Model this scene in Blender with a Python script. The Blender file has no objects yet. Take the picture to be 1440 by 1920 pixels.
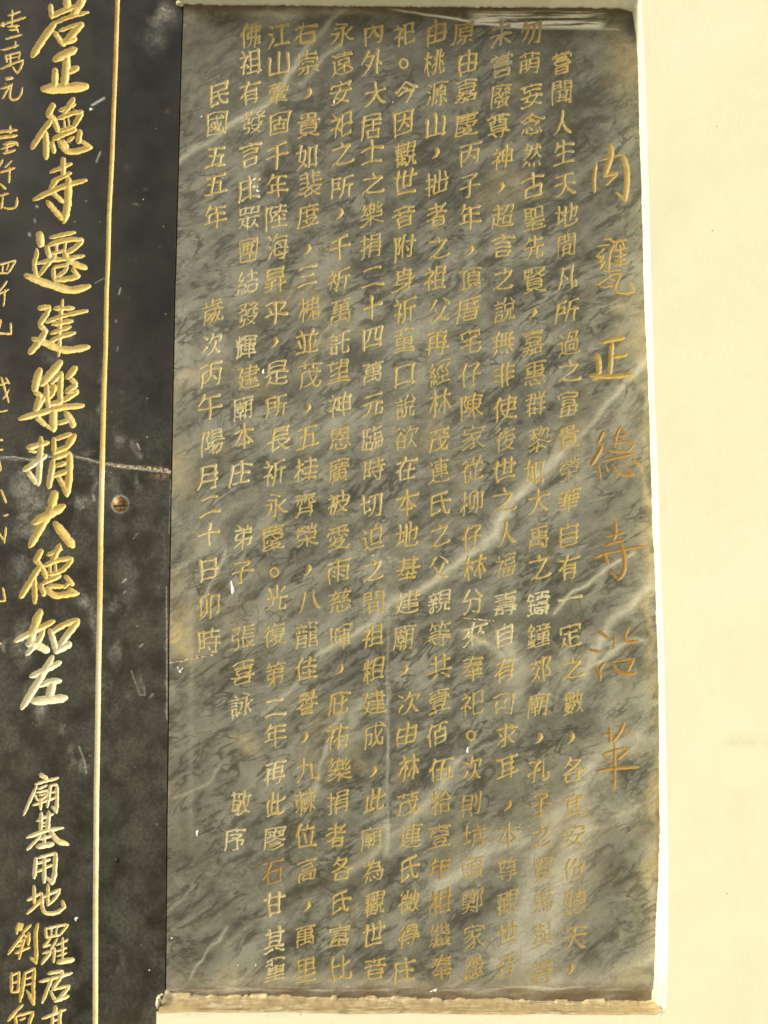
import bpy, math, random
import numpy as np
D = bpy.data
SC = bpy.context.scene
COL = SC.collection
random.seed(7)

# ------------------------------------------------------------------ camera
F_PX, PW, PH = 1900.0, 1440.0, 1920.0
TILT = math.atan(F_PX / 22400.0)
DIST = 1.2
HCAM = 1.35                                  # eye height above the ground
cd = D.cameras.new("camera"); cam = D.objects.new("camera", cd); COL.objects.link(cam)
cam.location = (0, -DIST, HCAM)
cam.rotation_euler = (math.pi / 2 + TILT, 0, 0)
cd.sensor_fit = 'VERTICAL'; cd.sensor_height = 24.0
cd.lens = 24.0 * F_PX / PH
cd.clip_start = 0.05; cd.clip_end = 500
SC.camera = cam
SC.cycles.filter_width = 1.65                 # the photograph is a little soft

# ------------------------------------------------------------------ light
SUN_EL, SUN_AZ = math.radians(33), math.radians(-62)      # azimuth from the wall normal, minus = left
w = D.worlds.new("World"); SC.world = w; w.use_nodes = True
wn = w.node_tree.nodes; wl = w.node_tree.links
sky = wn.new("ShaderNodeTexSky"); sky.sky_type = 'NISHITA'; sky.sun_disc = False
sky.sun_elevation = SUN_EL; sky.air_density = 1.0; sky.dust_density = 4.0; sky.ozone_density = 1.0
sdir = (math.sin(SUN_AZ) * math.cos(SUN_EL), -math.cos(SUN_AZ) * math.cos(SUN_EL), math.sin(SUN_EL))
sky.sun_rotation = math.atan2(sdir[0], sdir[1])
wl.new(sky.outputs[0], wn["Background"].inputs[0])
wn["Background"].inputs[1].default_value = 0.075
sl = D.lights.new("sun", 'SUN'); sl.energy = 2.0; sl.angle = math.radians(30); sl.color = (1.0, 0.955, 0.80)
sun = D.objects.new("sun", sl); COL.objects.link(sun)
from mathutils import Vector
sun.rotation_euler = Vector(sdir).to_track_quat('Z', 'Y').to_euler()
sun.location = (-3, -3, 4)
SC.view_settings.view_transform = 'Standard'; SC.view_settings.look = 'None'
SC.view_settings.exposure = 1.02; SC.view_settings.gamma = 1.0

# ------------------------------------------------------------------ measuring
cT, sT = math.cos(TILT), math.sin(TILT)
def at(px, py, Y=0.0):
    """photo pixel -> point on the vertical plane y = Y (arrays welcome)"""
    a = (np.asarray(px, float) - PW / 2) / F_PX
    b = (PH / 2 - np.asarray(py, float)) / F_PX
    dy = cT - b * sT
    dz = sT + b * cT
    t = (DIST + Y) / dy
    return a * t, HCAM + dz * t
def topx(X, Z, Y=0.0):
    yy = DIST + Y; zz = Z - HCAM
    fwd = yy * cT + zz * sT
    up = -yy * sT + zz * cT
    return PW / 2 + F_PX * X / fwd, PH / 2 - F_PX * up / fwd
def scale_at(py):
    return float(at(PW / 2 + 1, py)[0] - at(PW / 2, py)[0])

# ------------------------------------------------------------------ numpy noise
_R = np.random.RandomState(11)
_LAT = _R.rand(256, 256)
def vnoise(x, y):
    xi = np.floor(x).astype(int); yi = np.floor(y).astype(int)
    fx = x - xi; fy = y - yi
    fx = fx * fx * (3 - 2 * fx); fy = fy * fy * (3 - 2 * fy)
    g = lambda i, j: _LAT[j & 255, i & 255]
    return (g(xi, yi) * (1 - fx) + g(xi + 1, yi) * fx) * (1 - fy) + (g(xi, yi + 1) * (1 - fx) + g(xi + 1, yi + 1) * fx) * fy
def fbm(x, y, o=4):
    s = 0; a = 0.5; n = 0
    for k in range(o):
        s = s + a * vnoise(x * 2 ** k + 17.3 * k, y * 2 ** k + 5.1 * k); n += a; a *= 0.5
    return s / n
def sstep(a, b, x):
    t = np.clip((x - a) / (b - a), 0, 1); return t * t * (3 - 2 * t)

# ------------------------------------------------------------------ object helpers
def tag(o, label=None, cat=None, kind=None):
    if label: o['label'] = label
    if cat: o['category'] = cat
    if kind: o['kind'] = kind
    return o
def empty(name, loc, label, cat):
    o = D.objects.new(name, None); COL.objects.link(o); o.location = loc
    o.empty_display_size = 0.05
    return tag(o, label, cat)
def mesh(name, V, faces, mat, parent=None, origin=(0, 0, 0), attrs=None, smooth=False):
    """V (n,3) world; faces list of int arrays (m,k)"""
    V = np.asarray(V, float) - np.asarray(origin, float)
    me = D.meshes.new(name)
    loops = np.concatenate([f.ravel() for f in faces]).astype(np.int32)
    sizes = np.concatenate([np.full(len(f), f.shape[1]) for f in faces])
    starts = np.concatenate([[0], np.cumsum(sizes)[:-1]]).astype(np.int32)
    me.vertices.add(len(V)); me.vertices.foreach_set('co', V.astype(np.float32).ravel())
    me.loops.add(len(loops)); me.loops.foreach_set('vertex_index', loops)
    me.polygons.add(len(sizes)); me.polygons.foreach_set('loop_start', starts)
    if attrs:
        for k, a in attrs.items():
            if a.ndim == 1:
                at_ = me.attributes.new(k, 'FLOAT', 'POINT'); at_.data.foreach_set('value', a.astype(np.float32))
            else:
                at_ = me.attributes.new(k, 'FLOAT_COLOR', 'POINT')
                at_.data.foreach_set('color', np.hstack([a, np.ones((len(a), 1))]).astype(np.float32).ravel())
    me.update(calc_edges=True)
    me.polygons.foreach_set('use_smooth', np.full(len(sizes), smooth))
    me.materials.append(mat)
    o = D.objects.new(name, me); COL.objects.link(o)
    if parent is not None: o.parent = parent
    else: o.location = origin
    return o
def grid_faces(ny, nx):
    i = np.arange(ny * nx).reshape(ny, nx)
    return np.stack([i[:-1, :-1], i[:-1, 1:], i[1:, 1:], i[1:, :-1]], -1).reshape(-1, 4)

# ------------------------------------------------------------------ materials
class NT:
    def __init__(s, name):
        s.m = D.materials.new(name); s.m.use_nodes = True
        s.t = s.m.node_tree; s.n = s.t.nodes; s.l = s.t.links
        s.b = s.n["Principled BSDF"]
        s.tc = s.n.new("ShaderNodeTexCoord").outputs['Object']
    def set(s, inp, v):
        if isinstance(v, bpy.types.NodeSocket): s.l.new(v, inp)
        else: inp.default_value = v
    def mapp(s, rot=(0, 0, 0), sc=(1, 1, 1), loc=(0, 0, 0), src=None):
        n = s.n.new("ShaderNodeMapping"); s.l.new(src or s.tc, n.inputs[0])
        n.inputs['Rotation'].default_value = rot; n.inputs['Scale'].default_value = sc; n.inputs['Location'].default_value = loc
        return n.outputs[0]
    def noise(s, vec, scale, det=4, rough=0.5, dist=0.0, color=False):
        n = s.n.new("ShaderNodeTexNoise"); s.l.new(vec, n.inputs['Vector'])
        n.inputs['Scale'].default_value = scale; n.inputs['Detail'].default_value = det
        n.inputs['Roughness'].default_value = rough; n.inputs['Distortion'].default_value = dist
        return n.outputs['Color' if color else 'Fac']
    def math(s, op, a, b=0.0, c=0.0, clamp=False):
        n = s.n.new("ShaderNodeMath"); n.operation = op; n.use_clamp = clamp
        for i, v in enumerate((a, b, c)): s.set(n.inputs[i], v)
        return n.outputs[0]
    def ramp(s, f, a, b, lo=0.0, hi=1.0):
        n = s.n.new("ShaderNodeMapRange"); n.interpolation_type = 'SMOOTHSTEP'
        for i, v in enumerate((f, a, b, lo, hi)): s.set(n.inputs[i], v)
        return n.outputs[0]
    def mix(s, f, a, b, mode='MIX'):
        n = s.n.new("ShaderNodeMix"); n.data_type = 'RGBA'; n.blend_type = mode
        s.set(n.inputs[0], f); s.set(n.inputs[6], a); s.set(n.inputs[7], b)
        return n.outputs[2]
    def attr(s, name):
        n = s.n.new("ShaderNodeAttribute"); n.attribute_name = name; return n
    def rgb(s, col):
        n = s.n.new("ShaderNodeSeparateColor"); s.l.new(col, n.inputs[0]); return n.outputs
    def bump(s, h, strength, dist):
        n = s.n.new("ShaderNodeBump"); n.inputs['Strength'].default_value = strength; n.inputs['Distance'].default_value = dist
        s.l.new(h, n.inputs['Height']); s.l.new(n.outputs[0], s.b.inputs['Normal'])
    def done(s, col, rough=0.5, spec=0.5, metal=0.0):
        s.set(s.b.inputs['Base Color'], col); s.set(s.b.inputs['Roughness'], rough)
        s.set(s.b.inputs['Specular IOR Level'], spec); s.set(s.b.inputs['Metallic'], metal)
        return s.m
def C(r, g, b): return (r, g, b, 1)

def marble_color(t):
    """veined olive-grey marble; returns colour socket"""
    # streaks rise to the right: rotate about Y then stretch along them
    wob = t.noise(t.tc, 7.0, 1, 0.5, 0.0, True)
    add = t.n.new("ShaderNodeVectorMath"); add.operation = 'MULTIPLY_ADD'
    t.l.new(wob, add.inputs[0]); add.inputs[1].default_value = (0.035, 0.035, 0.035); t.l.new(t.tc, add.inputs[2])
    v = t.mapp(sc=(10, 10, 27), src=t.mapp(rot=(0, math.radians(36), 0), src=add.outputs[0]))
    v2 = t.mapp(sc=(20, 20, 62), src=t.mapp(rot=(0, math.radians(31), 0), src=add.outputs[0]))
    v3 = t.mapp(sc=(60, 60, 34), src=t.mapp(rot=(0, math.radians(40), 0), src=add.outputs[0]))
    big = t.noise(t.tc, 5.0, 3, 0.55, 0.6)
    n1 = t.noise(v, 1.0, 7, 0.66, 0.2)
    n2 = t.noise(v2, 1.0, 7, 0.68, 0.2)
    n3 = t.noise(v3, 1.0, 5, 0.65, 0.3)
    def ridge(vec, width, det=3):
        r = t.math('ABSOLUTE', t.math('SUBTRACT', t.noise(vec, 1.0, det, 0.6, 0.35), 0.5))
        return t.ramp(r, 0.0, width, 1.0, 0.0)
    w1 = t.mapp(sc=(17, 17, 48), loc=(3, 0, 1), src=t.mapp(rot=(0, math.radians(38), 0), src=add.outputs[0]))
    w2 = t.mapp(sc=(20, 20, 60), loc=(9, 0, 5), src=t.mapp(rot=(0, math.radians(20), 0), src=add.outputs[0]))
    w3 = t.mapp(sc=(45, 45, 22), loc=(1, 0, 7), src=t.mapp(rot=(0, math.radians(24), 0), src=add.outputs[0]))
    m1 = t.ramp(t.noise(t.mapp(loc=(4, 4, 4)), 16.0, 3, 0.6), 0.40, 0.58)
    m2 = t.ramp(t.noise(t.mapp(loc=(8, 1, 3)), 18.0, 3, 0.6), 0.44, 0.62)
    m3 = t.ramp(t.noise(t.mapp(loc=(1, 6, 9)), 14.0, 3, 0.6), 0.50, 0.66)
    fil = t.math('MULTIPLY', ridge(w1, 0.055), m1)
    fil = t.math('MAXIMUM', fil, t.math('MULTIPLY', ridge(w2, 0.045), m2))
    fil = t.math('MAXIMUM', fil, t.math('MULTIPLY', t.math('MULTIPLY', ridge(w3, 0.035), m3), 0.7))
    fil = t.math('MAXIMUM', fil, t.ramp(n2, 0.48, 0.37, 0.0, 0.9))
    f1 = t.ramp(n1, 0.36, 0.64)
    f1 = t.math('ADD', t.math('MULTIPLY', f1, 0.70), t.math('MULTIPLY', t.ramp(n3, 0.3, 0.7), 0.30))
    c = t.mix(f1, C(0.062, 0.064, 0.046), C(0.268, 0.264, 0.202))
    c = t.mix(t.ramp(big, 0.35, 0.65, 0.0, 0.35), c, C(0.25, 0.248, 0.190))
    c = t.mix(t.math('MULTIPLY', fil, 0.80), c, C(0.034, 0.034, 0.022))
    warm = t.noise(t.tc, 13.0, 3, 0.5, 0.3)
    c = t.mix(t.ramp(warm, 0.55, 0.75, 0.0, 0.35), c, C(0.34, 0.28, 0.145))
    cool = t.noise(t.mapp(loc=(3, 1, 2)), 11.0, 3, 0.5, 0.3)
    c = t.mix(t.ramp(cool, 0.55, 0.75, 0.0, 0.3), c, C(0.20, 0.215, 0.185))
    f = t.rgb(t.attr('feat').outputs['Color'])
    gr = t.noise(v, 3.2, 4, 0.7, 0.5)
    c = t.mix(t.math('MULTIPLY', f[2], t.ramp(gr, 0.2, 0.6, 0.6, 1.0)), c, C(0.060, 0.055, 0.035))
    c = t.mix(t.math('MULTIPLY', f[1], t.ramp(gr, 0.3, 0.7, 0.45, 1.0)), c, C(0.50, 0.40, 0.20))
    c = t.mix(t.math('MULTIPLY', f[0], t.ramp(gr, 0.25, 0.7, 0.5, 1.0)), c, C(0.54, 0.51, 0.385))
    g = t.rgb(t.attr('smear').outputs['Color'])
    c = t.mix(g[0], c, C(0.80, 0.78, 0.64))
    c = t.mix(g[1], c, C(0.13, 0.085, 0.04))
    # crystalline speckle
    sp = t.noise(t.tc, 900.0, 2, 0.6)
    sp2 = t.noise(t.tc, 330.0, 3, 0.7)
    c = t.mix(1.0, c, t.mix(sp, C(0.52, 0.52, 0.52), C(1.48, 1.48, 1.46)), 'MULTIPLY')
    c = t.mix(1.0, c, t.mix(sp2, C(0.66, 0.67, 0.62), C(1.36, 1.33, 1.34)), 'MULTIPLY')
    return c, n1
def mat_marble():
    t = NT("grey_marble")
    c, n1 = marble_color(t)
    ro = t.ramp(t.noise(t.tc, 30.0, 4, 0.6), 0.3, 0.7, 0.34, 0.52)
    h = t.math('ADD', t.noise(t.tc, 260.0, 3, 0.6), t.math('MULTIPLY', t.noise(t.tc, 14.0, 3), 3.0))
    t.bump(h, 0.25, 0.0006)
    return t.done(c, ro, 0.35)
def mat_black():
    t = NT("black_granite")
    v = t.mapp(sc=(1, 1, 0.30))
    n = t.noise(v, 9.0, 5, 0.55, 0.0)
    c = t.mix(t.ramp(n, 0.35, 0.7), C(0.011, 0.0095, 0.005), C(0.027, 0.024, 0.0145))
    n2 = t.noise(t.mapp(sc=(1, 1, 0.5), loc=(2, 0, 4)), 5.0, 4, 0.5, 0.0)
    c = t.mix(t.ramp(n2, 0.5, 0.72, 0, 0.35), c, C(0.060, 0.059, 0.044))
    f = t.rgb(t.attr('feat').outputs['Color'])
    fine = t.noise(t.tc, 260.0, 5, 0.7, 0.0)
    mid = t.noise(t.tc, 30.0, 5, 0.62, 0.2)
    c = t.mix(t.math('MULTIPLY', f[0], t.math('MULTIPLY', t.ramp(fine, 0.30, 0.7, 0.25, 1.0), t.ramp(mid, 0.34, 0.62, 0.12, 1.0))), c, C(0.34, 0.34, 0.27))
    c = t.mix(t.math('MULTIPLY', f[1], t.ramp(fine, 0.35, 0.6)), c, C(0.30, 0.17, 0.08))
    c = t.mix(t.math('MULTIPLY', f[2], t.ramp(fine, 0.3, 0.55)), c, C(0.55, 0.55, 0.46))
    # scattered specks and hair scratches
    vo = t.n.new("ShaderNodeTexVoronoi"); t.l.new(t.tc, vo.inputs['Vector']); vo.inputs['Scale'].default_value = 70.0
    dots = t.math('MULTIPLY', t.ramp(vo.outputs['Distance'], 0.05, 0.11, 1.0, 0.0), t.ramp(t.noise(t.tc, 25.0, 2), 0.55, 0.62))
    c = t.mix(t.math('MULTIPLY', dots, 0.55), c, C(0.30, 0.29, 0.24))
    sp = t.noise(t.tc, 900.0, 2, 0.6)
    c = t.mix(1.0, c, t.mix(sp, C(0.5, 0.5, 0.5), C(1.5, 1.5, 1.5)), 'MULTIPLY')
    ro = t.ramp(t.noise(t.tc, 22.0, 5, 0.7), 0.3, 0.7, 0.30, 0.50)
    t.bump(t.math('ADD', t.noise(t.tc, 300.0, 3, 0.6), t.math('MULTIPLY', t.noise(t.tc, 10.0, 3), 3.0)), 0.2, 0.0006)
    return t.done(c, ro, 0.27)
def mat_gilt(name, stone, bright=1.0):
    t = NT(name)
    tone = t.attr('tone').outputs['Fac']; wear = t.attr('wear').outputs['Fac']
    lo = C(0.58 * bright, 0.34 * bright, 0.075 * bright); mi = C(0.80 * bright, 0.60 * bright, 0.175 * bright); hi = C(0.86 * (0.35 + 0.65 * bright), 0.79 * (0.35 + 0.65 * bright), 0.49 * (0.35 + 0.65 * bright))
    n = t.noise(t.tc, 90.0, 4, 0.6)
    tn = t.math('ADD', tone, t.math('MULTIPLY', t.math('SUBTRACT', n, 0.5), 0.7))
    c = t.mix(t.ramp(tn, 0.0, 0.5), lo, mi)
    c = t.mix(t.ramp(tn, 0.5, 1.0), c, hi)
    fn = t.noise(t.tc, 420.0, 4, 0.7)
    c = t.mix(1.0, c, t.mix(fn, C(0.72, 0.72, 0.70), C(1.2, 1.2, 1.2)), 'MULTIPLY')
    wn_ = t.noise(t.mapp(loc=(5, 5, 5)), 210.0, 4, 0.7)
    wf = t.ramp(t.math('ADD', wn_, wear), 0.86, 1.06)
    c = t.mix(wf, c, stone)
    t.bump(t.noise(t.tc, 500.0, 3, 0.6), 0.4, 0.0005)
    return t.done(c, 0.48, 0.4)
def mat_plaster(name, c1, c2, streak=False):
    t = NT(name)
    n = t.noise(t.tc, 3.0, 5, 0.6); n2 = t.noise(t.tc, 45.0, 5, 0.6)
    c = t.mix(t.ramp(n, 0.3, 0.7), c1, c2)
    c = t.mix(t.ramp(n2, 0.4, 0.8, 0, 0.12), c, C(c1[0] * .8, c1[1] * .76, c1[2] * .62))
    d = t.rgb(t.attr('feat').outputs['Color'])
    dn = t.noise(t.mapp(sc=(.3, 1, 1)) if streak else t.tc, 170.0 if streak else 120.0, 6, 0.75)
    dm = t.noise(t.tc, 26.0, 5, 0.7, 0.6)
    c = t.mix(t.math('MULTIPLY', d[0], t.ramp(dn, 0.34, 0.60)), c, C(0.17, 0.105, 0.042))
    c = t.mix(t.math('MULTIPLY', d[1], t.ramp(dm, 0.30, 0.62)), c, C(0.44, 0.33, 0.155))
    c = t.mix(t.math('MULTIPLY', d[2], t.ramp(dn, 0.45, 0.55)), c, C(0.05, 0.045, 0.02))
    vo = t.n.new("ShaderNodeTexVoronoi"); t.l.new(t.tc, vo.inputs['Vector']); vo.inputs['Scale'].default_value = 34.0
    dots = t.math('MULTIPLY', t.ramp(vo.outputs['Distance'], 0.02, 0.045, 1.0, 0.0), t.ramp(t.noise(t.tc, 12.0, 2), 0.56, 0.60))
    c = t.mix(t.math('MULTIPLY', dots, 0.8), c, C(0.12, 0.10, 0.05))
    t.bump(t.math('ADD', t.noise(t.tc, 180.0, 5, 0.65), t.math('MULTIPLY', t.noise(t.tc, 22.0, 3), 1.2)), 0.30, 0.0012)
    return t.done(c, 0.62, 0.3)
def mat_simple(name, a, b, scale, rough=0.6, metal=0.0, bump=0.3):
    t = NT(name)
    n = t.noise(t.tc, scale, 5, 0.65, 0.5)
    c = t.mix(t.ramp(n, 0.35, 0.65), a, b)
    t.bump(t.noise(t.tc, scale * 2, 3, 0.6), bump, 0.0008)
    return t.done(c, rough, 0.5, metal)
M_MARBLE = mat_marble(); M_BLACK = mat_black()
M_GILT_G = mat_gilt("worn_gilt_on_marble", C(0.23, 0.215, 0.15), 0.51)
M_GILT_B = mat_gilt("gilt_on_black", C(0.06, 0.055, 0.04), 0.88)
M_PLASTER = mat_plaster("cream_plaster", C(0.715, 0.698, 0.475), C(0.748, 0.733, 0.515))
M_REVEAL = mat_plaster("whiter_plaster", C(0.80, 0.80, 0.635), C(0.83, 0.83, 0.68))  # whiter than the wall front; right and top reveals
M_MORTAR = mat_plaster("dirty_mortar", C(0.56, 0.46, 0.25), C(0.74, 0.66, 0.42), True)
M_SCREW = mat_simple("rusty_brass", C(0.16, 0.075, 0.025), C(0.42, 0.27, 0.11), 160.0, 0.4, 0.6, 0.6)
M_CRACK = mat_simple("rust_filled_crack", C(0.06, 0.028, 0.010), C(0.75, 0.62, 0.42), 330.0, 0.8, 0.0, 0.8)
M_HAIR = mat_simple("lime_filled_hairline", C(0.16, 0.15, 0.12), C(0.42, 0.40, 0.32), 300.0, 0.8)
M_FLECK = mat_simple("white_paint_fleck", C(0.80, 0.80, 0.76), C(0.90, 0.90, 0.86), 300.0, 0.5, 0.0, 0.3)
M_JOINT = mat_simple("dark_joint", C(0.010, 0.007, 0.005), C(0.035, 0.015, 0.010), 60.0, 0.9)
M_PAVE = mat_simple("pale_concrete", C(0.42, 0.38, 0.30), C(0.50, 0.46, 0.37), 3.0, 0.8, 0.0, 0.2)

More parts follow.
